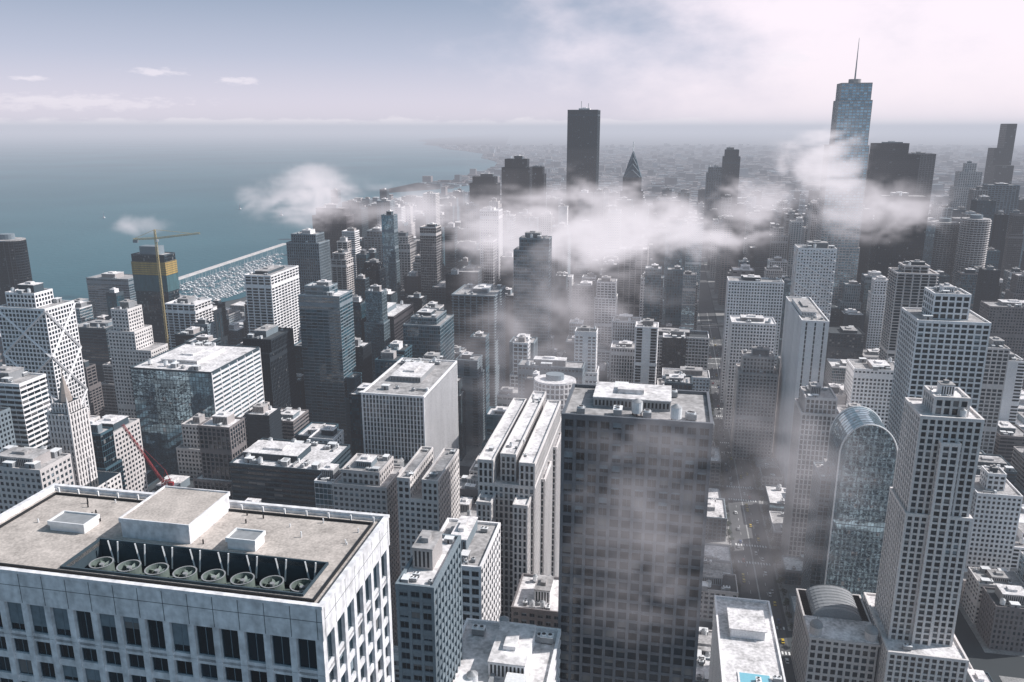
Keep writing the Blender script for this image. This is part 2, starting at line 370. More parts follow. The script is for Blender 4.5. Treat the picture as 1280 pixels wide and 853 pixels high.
h_('flat_roofed_block','white flat roofed block with caged machinery at the bottom centre','building','the white flat roof at bottom centre',678,884,196,548,36,'R','banded','white',roof='roof_light',nu=10)
h_('brick_block','brown masonry block wedged between white flat roof and granite tower','building','the brown masonry block',701,768,290,640,26,'R','punched','tan',win=True,roof='roof_light')
h_('terrace_block','narrow white block with small blue roof pool beside the avenue at bottom','building','the white block with the pool',905,866,296,985,74,'L','banded','white',roof='roof_light',nu=3,ph=False)
h_('residential_tower','tall cream residential tower with stepped bays on the right foreground above stone podium','tower','the stepped cream residential tower',1152,522,370,1228,27,'L','punched','ivory',win=True,
   tiers=[(-.15,1.2,-.5,1.5,0,.28),(-.04,1.05,-.05,1.05,.28,.7),(0,1,0,1,.7,1),(.25,.8,.2,.8,1,1.05),(.36,.64,-.13,.5,.28,.93)],ov=dict(pier=1.1,bay=3.4,pd=.7,sd=.4,sh=1.0),roof='roof_light')
h_('gridded_tower','broad white gridded office tower with tall white penthouse on the right','tower','the broad white gridded tower',1148,402,520,1238,('u',1128),'L','grid','white',win=True,tiers=[(0,1,0,1,0,1),(.25,.75,.25,.8,1,1.09)],ov=dict(bay=4.6,pier=1.1))
h_('lattice_tower','slim beige apartment tower left of the arch-topped glass tower','tower','the slim beige apartment tower',1004,500,520,1052,30,'L','ribbed','cream',win=True,tiers=[(0,1,0,1,0,.92),(.1,.9,.1,.9,.92,1)])
h_('glass_wing','dark glass wing attached left of the arch-topped glass tower','tower','the dark glass wing',1026,600,470,1054,26,'L','balconied','grey',win=True,g='g_blue',ov=dict(bay=3,sd=.35,pier=.5),roof='roof_mid')
h_('slender_tower','slender blank white tower with dark stripe beside the busy avenue','tower','the slender blank white tower',1003,402,640,1036,('u',983),'L','glassy','white',g='g_dark',ov=dict(bay=7,pier=5.6,pd=.4,sh=.5))
h_('braced_tower','white tower covered by a diagonal mesh of windows right of centre','tower','the white diagonal mesh tower',998,311,900,1046,28,'L','punched','white',ov=dict(bay=3.2,pier=1.5,sh=1.7,mech=()))
h_('slab_tower','wide white gridded hotel slab above two lower white blocks','tower','the wide white hotel slab',911,352,885,980,26,'L','punched','white')
h_('office_block','white block with flat roof directly in front of the wide hotel slab','building','the block before the hotel slab',915,404,800,970,30,'L','punched','white',roof='roof_light')
h_('stone_block','old stone block with dark arched top before the white hotel slabs','building','the old stone block',925,448,720,974,30,'L','punched','cream',tiers=[(0,1,0,1,0,.85),(.1,.9,.15,.85,.85,1)])
h_('office_block','broad gridded grey and white office block left of the avenue','building','the broad block left of the avenue',886,424,850,801,32,'R','grid','white',roof='roof_dark',ov=dict(bay=3.6,pier=.7,mech=()))
h_('podium_block','low white windowed block in front of the broad block by the avenue','building','the low white windowed block',887,474,740,828,26,'R','punched','white',roof='roof_mid')
h_('narrow_block','narrow white vertical striped block behind the granite tower roof','building','the narrow striped block',800,404,920,766,26,'R','ribbed','white')
h_('narrow_block','small white striped block directly behind the granite tower roof','building','the small striped block',798,437,820,764,26,'R','ribbed','white')
h_('apartment_tower','grey brown apartment tower with white flat roof standing in the central mist','tower','the white-roofed mist tower',810,313,1050,774,26,'R','balconied','beige',roof='roof_light',ov=dict(sd=.6))
h_('gothic_block','low mist covered stone block behind the pale ribbed tower','building','the low misty stone block',728,462,680,648,20,'R','punched','grey')
h_('apartment_tower','wide dark balconied apartment tower left of the central mist','tower','the wide balconied tower',618,371,850,566,('u',631),'R','balconied','grey',g='g_black')
h_('glass_tower','tall hazy glass tower standing in the mist just left of centre','tower','the hazy glass tower',686,300,890,642,26,'R','glassy','grey',g='g_blue',ov=dict(sh=.9),tiers=[(0,1,0,1,0,.93),(.15,1,.1,.9,.93,1)])
h_('office_block','dark grid office block behind the wide balconied apartment tower','tower','the dark grid block',596,350,1000,540,('u',609),'R','grid','dark_grey',tiers=[(0,1,0,1,0,.9),(.5,1,.1,.9,.9,1.06)],g='g_black')
h_('finned_block','white finned block with roof courtyard and corner trim left of centre','building','the white finned block',529,497,560,453,('u',570),'R','ribbed','white',win=True,roof='roof_mid',ov=dict(bay=2.6,pier=.8,pd=.8,sh=.5,mech=()),nu=16)
h_('deco_block','beige stone apartment block with stepped wings nearest behind the marble roof','building','the beige stepped apartment block',482,596,430,415,30,'R','punched','cream',win=True,tiers=[(0,1,0,1,0,.93),(.15,.85,.1,.9,.93,1)])
h_('deco_block','cream stone block with notched roofline right of the beige stepped apartments','building','the cream notched block',547,603,405,497,('u',573),'R','punched','ivory',win=True,tiers=[(0,1,0,1,0,.9),(0,.3,0,1,.9,1),(.62,1,0,1,.9,1)])
h_('flat_roofed_block','long low dark block with pale cluttered roof behind the near marble tower','building','the long low cluttered roof',404,590,500,288,46,'R','banded','dark_grey',roof='roof_light',nu=24)
gb=h_('glass_block','broad mirror glass office block with white banded west side on the left','building','the broad mirror glass block',264,467,600,163,('u',324),'R','glassy','dark_grey',g='g_mirror',win=False,roof='roof_light',ov=dict(sh=.3,sd=.08,bay=2.8,pier=.2),nu=12)
h_('black_tower','black slab tower with stepped top right of the mirror glass block','tower','the black slab tower',336,434,700,283,('u',366),'R','ribbed','charcoal',g='g_black',tiers=[(0,1,0,1,0,.94),(.35,1,.1,1,.94,1.04)],roof='roof_dark')
h_('slender_tower','slim white banded tower rising behind the black slab tower','tower','the slim white banded tower',338,346,830,306,('u',372),'R','balconied','white',ov=dict(sd=.7,sh=.9))
h_('apartment_tower','tall grey tower with vertical stripes near the harbour','tower','the tall striped harbour tower',398,300,1000,358,('u',411),'R','ribbed','grey',tiers=[(0,1,0,1,0,.97),(.12,.88,.12,.88,.97,1.03)])
h_('banded_tower','tall grey blue tower with fine pale bands and white top left of centre','tower','the tall finely banded tower',424,372,740,373,('u',440),'R','banded','grey',g='g_blue',tiers=[(0,1,0,1,0,1),(.1,.7,.2,.8,1,1.05)],roof='roof_light',ov=dict(sh=.9,sd=.25,fl=3.2))
h_('office_tower','dark brown office tower with pale roof behind the white finned block','tower','the dark brown office tower',492,397,850,458,('u',516),'R','grid','brown',g='g_black',roof='roof_light')
h_('glass_tower','blue glass tower with dark crown right of the dark brown office tower','tower','the blue glass tower',550,409,760,504,('u',567),'R','glassy','grey',g='g_blue',tiers=[(0,1,0,1,0,1),(.15,.85,.15,.85,1,1.05)],ov=dict(sh=.7))
h_('office_tower','short white ribbed tower behind the broad mirror glass block','tower','the short white ribbed tower',243,382,860,208,('u',263),'R','balconied','white',roof='roof_light')
h_('residential_tower','beige stepped residential tower left of the tower under construction','tower','the beige stepped tower',184,402,700,133,('u',205),'R','punched','ivory',tiers=[(0,1,0,1,0,.8),(.0,.65,0,1,.8,.92),(.1,.5,.1,.9,.92,1.06)])
cr=h_('unfinished_tower','dark tower under construction with yellow and teal netted upper floors','tower','the tower under construction',205,320,950,164,22,'R','glassy','dark_grey',g='g_dark',ph=False,nu=0)
h_('office_block','grey block with rounded roof beside the lake at far left','building','the grey lakeside block',160,350,1220,108,40,'R','banded','grey',g='g_blue')
bt=h_('braced_tower','white tower with crossed diagonal bracing at the left edge','tower','the cross-braced tower',56,388,600,-4,('u',92),'R','punched','white',ov=dict(pier=.9,sh=1.1,mech=()),tiers=[(0,1,0,1,0,1),(.1,.7,.2,.8,1,1.06)])
h_('office_block','dark low block between the braced tower and beige stepped tower','building','the dark low left block',132,412,900,86,40,'R','banded','dark_grey')
h_('stone_block','beige stone block with many small windows behind marble tower at left','building','the beige stone block at left',50,590,390,-30,22,'R','punched','cream',win=True)
h_('stone_block','tan stone block right of the slender gothic tower','building','the tan stone block',138,545,500,96,30,'R','punched','cream')
h_('banded_block','white banded block with curved front cut by the left edge','building','the banded block at left edge',24,482,530,-40,24,'R','banded','white')
for dsc,ref,u,v,Y,uo,sty,col,g in [
 ('brown tower with setback crown by the harbour','the brown harbour tower',432,262,1250,390,'ribbed','brown','g_black'),
 ('thin dark tower directly behind the brown harbour tower','the thin dark tower',451,254,1420,424,'ribbed','dark_grey','g_black'),
 ('grey flat topped tower right of the brown harbour tower','the grey flat topped tower',480,290,1260,455,'grid','grey','g_dark'),
 ('pale gridded tower left of the mist bank','the pale gridded tower',512,297,1120,482,'grid','cream','g_dark'),
 ('dark wide tower at the left end of the mist bank','the dark wide tower',550,303,1330,510,'glassy','dark_grey','g_black'),
 ('blue glass slab half hidden by the left mist','the blue glass slab',600,307,1250,556,'glassy','blue_grey','g_blue'),
 ('short black tower left of the twin black towers','the short black tower',621,222,1600,587,'ribbed','charcoal','g_black'),
 ('tallest of the twin black towers near the lake','the twin black tower',662,200,1500,627,'glassy','charcoal','g_black'),
 ('slimmer black tower tucked behind the twin black tower','the slimmer black tower',680,210,1620,660,'glassy','charcoal','g_black'),
 ('dark tower above the mist left of the far spires','the dark far tower',926,188,1900,905,'ribbed','dark_grey','g_black'),
 ('lower grey tower beside the dark far tower','the lower grey far tower',905,210,2000,884,'grid','grey','g_dark'),
 ('squat dark tower behind the mist right of the pointed tower','the squat dark tower',856,252,1500,812,'grid','dark_grey','g_black'),
 ('slim grey tower in the mist below the tallest striped tower','the slim grey mist tower',710,285,1150,688,'balconied','grey','g_dark'),
 ('slender dark glass tower before the brown harbour tower','the slender dark glass tower',474,330,1000,452,'glassy','charcoal','g_black'),
 ('slim pale banded tower left of the dark grid block','the slim pale banded tower',538,322,1080,516,'banded','cream','g_dark'),
 ('slim cream tower between the striped harbour tower and brown tower','the slim cream tower',432,318,1080,414,'balconied','cream','g_dark')]:
    h_('office_tower',dsc,'tower',ref,u,v,Y,uo,30 if Y>1090 else 22,'R',sty,col,g=g,tiers=[(0,1,0,1,0,.94),(.1,.9,.1,.9,.94,1)])
h_('striped_tower','tallest central tower, dark with thin pale vertical stripes and flat top','tower','the tallest striped tower',747,138,1650,710,58,'R','ribbed','dark_grey',g='g_black',ov=dict(bay=3.6,pier=.9,pd=.7,sh=.3,sd=.05,mech=(.97,)),roof='roof_mid')
for dsc,ref,u,v,Y,uo,sty,col,g,ti in [
 ('broad dark stepped office tower right of the spired tower','the broad stepped tower',1093,180,1500,1152,'grid','brown','g_black',[(0,1,0,1,0,.93),(.0,.75,.1,.9,.93,1)]),
 ('lower brown block behind the broad stepped tower','the lower brown block',1122,193,1650,1170,'grid','tan','g_black',None),
 ('black glass slab tower below the mist right of centre','the black glass slab',1103,246,1120,1163,'glassy','charcoal','g_black',None),
 ('pale tower with round crown right of the broad stepped tower','the pale crowned tower',1198,205,1700,1234,'punched','cream','g_dark',[(0,1,0,1,0,.8),(.1,.9,.1,.9,.8,.93),(.3,.7,.3,.7,.93,1)]),
 ('grey hazy tower near the right edge below the giant tower','the hazy grey tower',1236,232,1500,1275,'grid','grey','g_dark',None),
 ('beige tower with balconies right of the slender blank white tower','the beige balconied tower',1122,342,800,1172,'balconied','cream','g_dark',[(0,1,0,1,0,1),(.2,.8,.2,.8,1,1.04)]),
 ('low white block between the beige balconied tower and slender white tower','the low white block',1068,462,680,1128,'punched','white','g_dark',None),
 ('brown brick block at the right edge behind the white gridded tower','the brown brick block',1238,384,900,1300,'punched','tan','g_dark',None),
 ('grey block at right edge above the low streets','the grey right edge block',1234,436,700,1262,'grid','cream','g_dark',None),
 ('white arched block right of the stepped residential tower','the white arched block',1222,618,490,1278,'punched','white','g_dark',[(0,1,0,1,0,1),(.3,.7,.3,.7,1,1.15)]),
 ('dark riverside tower left of the black glass slab','the dark riverside tower',1062,262,1300,1092,'glassy','dark_grey','g_black',None),
 ('hazy tan tower behind the white diagonal mesh tower','the hazy tan tower',1020,262,1500,1050,'grid','tan','g_dark',None),
 ('white riverside tower in haze left of the diagonal mesh tower','the white hazy tower',962,286,1400,986,'ribbed','cream','g_dark',[(0,1,0,1,0,.9),(.25,.75,.25,.75,.9,1)]),
 ]:
    h_('office_tower',dsc,'tower',ref,u,v,Y,uo,30,'L',sty,col,g=g,tiers=ti)
# ---- specials
def cross_brace(root,x0,x1,y0,y1,h,off,side,step,m,th,half=1):
    b=MB(); z=h
    while z>step*.5:
        for i in range(half):
            xa=x0+(x1-x0)*i/half; xb=x0+(x1-x0)*(i+1)/half
            b.bar((xa,y0-off,z),(xb,y0-off,z-step),th); b.bar((xb,y0-off-.05,z),(xa,y0-off-.05,z-step),th)
        xx=x1+off if side=='R' else x0-off
        b.bar((xx,y0,z),(xx,y1,z-step),th); b.bar((xx+.05,y1,z),(xx+.05,y0,z-step),th); z-=step
    b.build('diagonal_brace',[m],root)
for o in list(C.objects):
    if o.get('label','').startswith('white tower with crossed') or o.get('label','').startswith('white tower covered'):
        r=[q for q in RECT if q[4]==o['label']][0]; W_=r[1]-r[0];D_=r[3]-r[2]
        L_=o['label'].startswith('white tower covered')
        cross_brace(o,-W_/2,W_/2,-D_/2,D_/2,r[5]-1,.7,'L' if L_ else 'R',W_*(.85 if not L_ else .3),'wall_white',.8 if L_ else 1.5,1 if not L_ else 2)
root,W_,D_,h=gb
b=MB()
for k in range(int(h/3.8)): b.box(W_/2+.09,W_/2+.55,-D_/2-.1,D_/2+.1,k*3.8+2.2,k*3.8+3.9)
for k in range(7): y=-D_/2+D_*k/6; b.box(W_/2+.09,W_/2+.7,y-.35,y+.35,0,h)
b.build('west_bands',['wall_white'],root)
def block(P_,w,d,lab,name,cat,ref):
    w0,s0=tog(P_.x,P_.y); RECT.append((w0-w/2,w0+w/2,s0,s0+d,lab,P_.z)); X,Y=frg(w0,s0+d/2); r=empty(name,lab,cat,(X,Y,0)); HERO.append((ref,w0,s0+d/2,w,d)); return r
p=atY(790,222,1550); r=block(p,40,34,'pointed tower with chevron crown and needle beside the tallest tower','pointed_tower','tower','the pointed tower')
Wl=MB();G=MB(); h=p.z; lattice(Wl,G,-21,21,-17,17,0,h-25,ST['ribbed']); lattice(Wl,G,-17,17,-14,14,h-25,h,ST['ribbed']); Wl.build('wall',['wall_dark_grey'],r); G.build('glazing',['g_black'],r)
b=MB()
for k,(rr,z0,z1,tp) in enumerate(((24,h,h+14,.72),(17.3,h+14,h+30,.6),(10.4,h+30,h+48,.12))): b.prism(0,0,rr,rr*.85,4,z0,z1,top=tp,a0=math.pi/4)
for s in (-1,1):
    for k in range(4): b.bar((s*(15-k*3.5),-15+k*2.8,h+k*11),(0,-14+k*2.8,h+14+k*11),1.2,1)
b.build('crown',['wall_blue_grey','wall_grey'],r); b=MB(); b.bar((0,0,h+46),(0,0,h+66),1.3); b.build('spire',['metal_white'],r)
rr=[o for o in C.objects if o.get('label','').startswith('tallest central')][0]
for q in ((-6,0,348,362),(8,4,348,358)): b=MB(); b.bar((q[0],q[1],q[2]),(q[0],q[1],q[3]),.8); b.build('antenna',['metal_grey'],rr)
p=atY(1071,104,1100); r=block(p,46,44,'tall tapering glass tower with stepped sides and a needle spire','spired_tower','tower','the spired glass tower')
Wl=MB();G=MB(); h=p.z; stg=dict(ST['glassy'],bay=4.5,sh=1.3,sd=.25,pier=.7,pd=.3)
for (a,b_,c_,e,z0,z1) in ((-34,34,-22,26,0,60),(-30,27,-20,24,60,150),(-25,25,-18,22,150,h-22-58),(-19,23,-16,20,h-80,h-22),(-17,21,-14,18,h-22,h)):
    lattice(Wl,G,a,b_,c_,e,z0,z1,stg); q=MB(); q.box(a-.3,b_+.3,c_-.3,e+.3,z1,z1+.8); q.build('roof',['roof_mid'],r)
Wl.build('wall',['wall_beige'],r); G.build('glazing',['g_mirror'],r)
b=MB(); b.prism(2,2,8,7,16,h,h+6,0); b.build('drum',['wall_beige'],r)
b=MB(); b.prism(2,2,1.1,1.1,8,h+6,h+58,0,top=.2); b.build('spire',['metal_grey'],r)
p=atY(1268,165,2200); r=block(p,68,68,'giant black setback tower cut by the right edge','setback_tower','tower','the giant black tower')
Wl=MB();G=MB();h=p.z+20
for (a,b_,c_,e,z0,z1) in ((-34,34,-34,34,0,h*.5),(-34,12,-34,34,h*.5,h*.66),(-34,12,-12,34,h*.66,h*.8),(-12,12,-12,34,h*.8,h)):
    lattice(Wl,G,a,b_,c_,e,z0,z1,dict(ST['glassy'],bay=6,pier=.8,pd=.4,fl=6,sh=1.2)); q=MB(); q.box(a,b_,c_,e,z1,z1+1); q.build('roof',['roof_dark'],r)
Wl.build('wall',['wall_charcoal'],r); G.build('glazing',['g_black'],r)
def round_tower(u,v,Y,R_,lab,ref,col,g,n=24,fl=3.4,ry=1,sd=.8,name='round_tower',crown=True,rm='roof_mid'):
    p=atY(u,v,Y); r=block(p,2*R_,2*R_,lab,name,'tower',ref); h=p.z
    Wl=MB();G=MB(); G.prism(0,0,R_,R_*ry,n,0,h,0,uvb=2,uvf=round(h/fl))
    k=0
    while k*fl<h: Wl.prism(0,0,R_+sd,(R_+sd)*ry,n,k*fl-.45,k*fl+.45); k+=1
    for i in range(n):
        a=2*math.pi*(i+.5)/n
        Wl.bar((R_*math.cos(a),R_*ry*math.sin(a),0),(R_*math.cos(a),R_*ry*math.sin(a),h),.7)
    Wl.build('balconies',[col],r); G.build('glazing',[g],r)
    b=MB(); b.prism(0,0,R_+.3,(R_+.3)*ry,n,h,h+1.2); b.build('roof',[rm],r)
    if crown: b=MB(); b.prism(0,0,R_*.45,R_*.45*ry,16,h+1.2,h+R_*.35); b.build('penthouse',['wall_grey'],r)
round_tower(1186,280,1230,19,'left of two round ribbed towers in the right haze','the left round tower','wall_cream','g_black',sd=1.6)
round_tower(1226,276,1180,19,'right of two round ribbed towers in the right haze','the right round tower','wall_cream','g_black',sd=1.6)
round_tower(-8,303,1000,22,'black curved tower on the shore at the left edge','the black curved tower','wall_charcoal','g_black',sd=.2,ry=.8)
round_tower(690,484,470,13,'pale rounded tower at the rear left corner of the granite tower','the pale rounded tower','wall_ivory','g_dark',n=28,ry=.8,sd=.5,rm='roof_light')
p=atY(73,518,430); r=block(p,14,14,'slender cream gothic tower with pointed crown behind the marble roof','gothic_tower','tower','the gothic spired tower'); h=p.z
Wl=MB();G=MB(); lattice(Wl,G,-7,7,-7,7,0,h,dict(ST['ribbed'],bay=2.3,pier=1.2,sh=1.3)); lattice(Wl,G,-5,5,-5,5,h,h+6,dict(ST['ribbed'],bay=2,pier=1))
lattice(Wl,G,-16,16,-6,16,0,h-45,ST['punched'])
for sx in (-1,1):
    for sy in (-1,1): Wl.prism(sx*6.6,sy*6.6,.9,.9,6,h-1,h+5,top=.1); Wl.prism(sx*4.8,sy*4.8,.7,.7,6,h+5.5,h+10,top=.1)
Wl.build('wall',['wall_ivory'],r); G.build('glazing',['g_black'],r)
b=MB(); b.prism(0,0,3.6,3.6,8,h+6,h+11,0,top=.8); b.prism(0,0,2.6,2.6,8,h+11,h+21,0,top=.1); b.bar((0,0,h+20),(0,0,h+26),.35); b.build('spire',['copper'],r)
# arch-topped glass tower
AR=16
p=atY(1085,570,450); r=block(p,2*AR,32,'glass tower with pale arched top rim beside stepped residential tower','arched_tower','tower','the arch-topped glass tower'); h=p.z
Wl=MB();G=MB(); lattice(Wl,G,-AR,AR,-16,16,0,h,dict(ST['glassy'],bay=1.9,sh=.5,fl=3.6)); n=24; AH=20
def arc(t): return (-AR*math.cos(math.pi*t),h+AH*math.sin(math.pi*t))
for i in range(n):
    a=arc(i/n);b_=arc((i+1)/n)
    for y in (-16,16): G.quad([(a[0],y,h),(b_[0],y,h),(b_[0],y,b_[1]),(a[0],y,a[1])],0,[(i,0),(i+1,0),(i+1,6),(i,6)])
    G.quad([(a[0],-16,a[1]),(b_[0],-16,b_[1]),(b_[0],16,b_[1]),(a[0],16,a[1])],0,[(i,0),(i+1,0),(i+1,12),(i,12)])
    Wl.bar((b_[0],-16.1,h),(b_[0],-16.1,b_[1]),.16)
for k in range(1,6):
    z=h+k*3.6; t=math.asin(min(1,(z-h)/AH))/math.pi; x=AR*math.cos(math.pi*t); Wl.box(-x,x,-16.15,-16,z-.17,z+.17)
for k in range(9):
    y=-16+4*k
    for i in range(n):
        a=arc(i/n);b_=arc((i+1)/n); Wl.bar((a[0],y,a[1]+.05),(b_[0],y,b_[1]+.05),.2)
Wl.build('wall',['wall_grey'],r); G.build('glazing',['g_mirror'],r)
b=MB()
for i in range(n):
    a=arc(i/n);b_=arc((i+1)/n)
    for y in (-16.4,16.4): b.bar((a[0]*1.02,y,a[1]+.2),(b_[0]*1.02,y,b_[1]+.2),.7)
b.bar((-AR-.3,-16.4,0),(-AR-.3,-16.4,h),.7); b.bar((AR+.3,-16.4,0),(AR+.3,-16.4,h),.7)
b.build('arch_rim',['metal_white'],r)
p=atY(1055,800,372); r=block(p,34,46,'low ornate stone hall with corner domes and curved roof beside the avenue','domed_hall','building','the domed stone hall'); h=p.z
Wl=MB();G=MB(); lattice(Wl,G,-17,17,-23,23,0,h,dict(ST['punched'],bay=3.6,fl=4.5)); Wl.box(-18,18,-24,24,h-1.5,h); Wl.build('wall',['wall_cream'],r); G.build('glazing',['g_dark'],r)
b=MB()
for i in range(12):
    a=math.pi*i/12;a2=math.pi*(i+1)/12
    b.quad([(-13*math.cos(a),-4,h+6*math.sin(a)),(-13*math.cos(a2),-4,h+6*math.sin(a2)),(-13*math.cos(a2),21,h+6*math.sin(a2)),(-13*math.cos(a),21,h+6*math.sin(a))])
    b.quad([(-13*math.cos(a),-4,h),(-13*math.cos(a2),-4,h),(-13*math.cos(a2),-4,h+6*math.sin(a2)),(-13*math.cos(a),-4,h+6*math.sin(a))])
for k in range(9):
    y=-4+k*3.1
    for i in range(12):
        a=math.pi*i/12;a2=math.pi*(i+1)/12; b.bar((-13.05*math.cos(a),y,h+6.1*math.sin(a)),(-13.05*math.cos(a2),y,h+6.1*math.sin(a2)),.3)
b.build('vaulted_roof',['metal_grey'],r)
b=MB(); b.box(-17.6,17.6,-23.6,-4.2,h,h+.6); b.build('roof',['roof_light'],r)
for sx in (-14,14):
    b=MB(); b.prism(sx,-20,3.2,3.2,16,h+.6,h+5)
    for k in range(5):
        a=k*math.pi/10;a2=(k+1)*math.pi/10; b.prism(sx,-20,3.4*math.cos(a),3.4*math.cos(a),16,h+5+3.4*math.sin(a),h+5+3.4*math.sin(a2),1,top=math.cos(a2)/max(.01,math.cos(a)))
    b.bar((sx,-20,h+8),(sx,-20,h+11),.3,1); b.build('dome',['wall_cream','metal_grey'],r)
tb=[o for o in C.objects if o.get('label','').startswith('narrow white block with small blue')][0]; rr=[q for q in RECT if q[4]==tb['label']][0]
hz=atY(905,866,296).z; pw=(rr[1]-rr[0])
b=MB(); b.box(-pw*.25,pw*.3,-30,-22,hz+.05,hz+.5,0); b.box(-pw*.22,pw*.27,-29.5,-22.5,hz+.5,hz+.52,1); b.build('pool',['wall_white','pale_blue'],tb)
b=MB(); b.box(-pw*.3,pw*.3,4,24,hz+.05,hz+4.5); b.box(-pw*.33,pw*.33,3.5,24.5,hz+4.5,hz+5,1); b.build('penthouse',['wall_white','roof_light'],tb)
root,W_,D_,h=cr
b=MB(); b.box(-W_/2-.8,W_/2+.8,-D_/2-.8,D_/2+.8,h-24,h-8)
o=b.build('yellow_netting',['yellow'],root)
b=MB()
for k in range(0,7): z=h-24+k*2.6; b.box(-W_/2-.95,W_/2+.95,-D_/2-.95,D_/2+.95,z-.2,z+.2)
b.build('netting_rail',['wall_dark_grey'],root)
b=MB(); b.box(-W_/2-.7,W_/2+.7,-D_/2-.7,D_/2+.7,h-44,h-24.1); b.build('teal_netting',['net'],root)
b=MB(); b.box(-W_*.3,W_*.25,-D_*.3,D_*.3,h,h+10); b.build('core',['wall_grey'],root)
def truss(b,p,q,wd,n,t=.3,m=0):
    p=Vector(p);q=Vector(q); d=(q-p); dn=d.normalized(); up=Vector((0,0,1)) if abs(dn.z)<.8 else Vector((0,1,0))
    a=dn.cross(up).normalized()*wd/2; c=a.cross(dn).normalized()*wd/2
    cs=[a+c,a-c,-a-c,-a+c]
    for e in cs: b.bar(p+e,q+e,t,m)
    for i in range(n):
        s=p+d*i/n; s2=p+d*(i+1)/n
        for k in range(4):
            e=cs[k];e2=cs[(k+1)%4]; b.bar(s+e,s2+e2,t*.6,m); b.bar(s+e,s+e2,t*.6,m)
cx=atY(205,300,945); k=empty('tower_crane','yellow tower crane above the unfinished tower','crane',(cx.x,cx.y-22,0),0)
zt_=atY(205,300,925).z
b=MB(); truss(b,(0,0,0),(0,0,zt_),2.0,60,.3); b.build('mast',['crane_yellow'],k)
b=MB(); truss(b,(0,0,zt_+2),(52,0,zt_+8),1.6,18,.3); b.build('jib',['crane_yellow'],k)
b=MB(); truss(b,(0,0,zt_+2),(-26,0,zt_+1),1.6,8,.3); b.build('counter_jib',['crane_yellow'],k)
b=MB(); truss(b,(0,0,zt_),(0,0,zt_+12),1.6,4,.35); b.bar((0,0,zt_+12),(40,0,zt_+8),.3); b.bar((0,0,zt_+12),(-24,0,zt_+2),.3); b.build('apex_frame',['crane_yellow'],k)
b=MB(); b.box(-26,-21,-1.5,1.5,zt_-3,zt_); b.build('counterweight',['wall_grey'],k)
b=MB(); b.box(1.2,3.4,-2.6,-.2,zt_-1.5,zt_+1); b.build('cab',['metal_white'],k)
pa=atY(204,603,440); pb=atY(153,531,440)
k=empty('luffing_crane','red lattice crane leaning left behind the near marble tower','crane',(pa.x,pa.y,0),0)
b=MB(); truss(b,(0,0,0),(0,0,pa.z),1.6,30,.25); b.build('mast',['red'],k)
b=MB(); truss(b,(0,0,pa.z),(pb.x-pa.x,0,pb.z),1.1,16,.22); b.build('jib',['red'],k)
b=MB(); truss(b,(0,0,pa.z),(5,0,pa.z+1),1.8,3,.3); b.box(3,6,-1,1,pa.z-2,pa.z); b.bar((4.5,0,pa.z+1),(2,0,pa.z+8),.3); b.bar((0,0,pa.z),(2,0,pa.z+8),.3); b.bar((2,0,pa.z+8),((pb.x-pa.x)*.8,0,pa.z+(pb.z-pa.z)*.8),.15); b.build('counter_jib',['red'],k)
# ================================================================ GROUND, LAKE
def gp(u,v): q=atz(u,v,0); return (q.x,q.y)
lake=[(-30000,-3000),(-900,-3000),(-760,300),(-760,900)]+[gp(0,398),gp(70,388),gp(112,404),gp(165,400),gp(226,388),gp(300,374),gp(362,350),gp(400,306),gp(430,276),gp(478,250),gp(545,244),gp(600,240),gp(612,228),gp(560,236),gp(480,242),gp(482,237),gp(520,229),gp(560,227),gp(590,219),gp(618,209),gp(622,203),gp(604,198),gp(607,193),gp(580,189),gp(560,187),gp(548,183),gp(528,181),gp(534,178),gp(520,176),gp(545,173),gp(590,170.5)]+[(0,75000),(-75000,75000),(-75000,-3000)]
def inlake(x,y):
    c=False;n=len(lake)
    for i in range(n):
        (x1,y1),(x2,y2)=lake[i],lake[i-1]
        if (y1>y)!=(y2>y) and x<(x2-x1)*(y-y1)/(y2-y1)+x1: c=not c
    return c
m,nt,b=newmat('ground'); N=nt.nodes;L=nt.links
g=N.new('ShaderNodeNewGeometry'); n1=N.new('ShaderNodeTexNoise'); n1.inputs['Scale'].default_value=.004; n1.inputs['Detail'].default_value=8; L.new(g.outputs['Position'],n1.inputs['Vector'])
cr_=N.new('ShaderNodeValToRGB'); cr_.color_ramp.elements[0].position=.35; cr_.color_ramp.elements[0].color=(.03,.038,.042,1); cr_.color_ramp.elements[1].position=.7; cr_.color_ramp.elements[1].color=(.085,.095,.10,1)
L.new(n1.outputs[0],cr_.inputs[0]); L.new(cr_.outputs[0],b.inputs['Base Color']); b.inputs['Roughness'].default_value=.9; MC['ground']=m
m,nt,b=newmat('water'); N=nt.nodes;L=nt.links
g=N.new('ShaderNodeNewGeometry'); n1=N.new('ShaderNodeTexNoise'); n1.inputs['Scale'].default_value=.0011; n1.inputs['Detail'].default_value=6; L.new(g.outputs['Position'],n1.inputs['Vector'])
cr_=N.new('ShaderNodeValToRGB'); cr_.color_ramp.elements[0].position=.3; cr_.color_ramp.elements[0].color=(.016,.082,.108,1); cr_.color_ramp.elements[1].position=.75; cr_.color_ramp.elements[1].color=(.042,.14,.17,1)
L.new(n1.outputs[0],cr_.inputs[0]); L.new(cr_.outputs[0],b.inputs['Base Color']); b.inputs['Roughness'].default_value=.5; b.inputs['Specular IOR Level'].default_value=.25
n2=N.new('ShaderNodeTexNoise'); n2.inputs['Scale'].default_value=.06; n2.inputs['Detail'].default_value=5; L.new(g.outputs['Position'],n2.inputs['Vector'])
bp=N.new('ShaderNodeBump'); bp.inputs['Strength'].default_value=.5; bp.inputs['Distance'].default_value=3; L.new(n2.outputs[0],bp.inputs['Height']); L.new(bp.outputs[0],b.inputs['Normal']); MC['water']=m
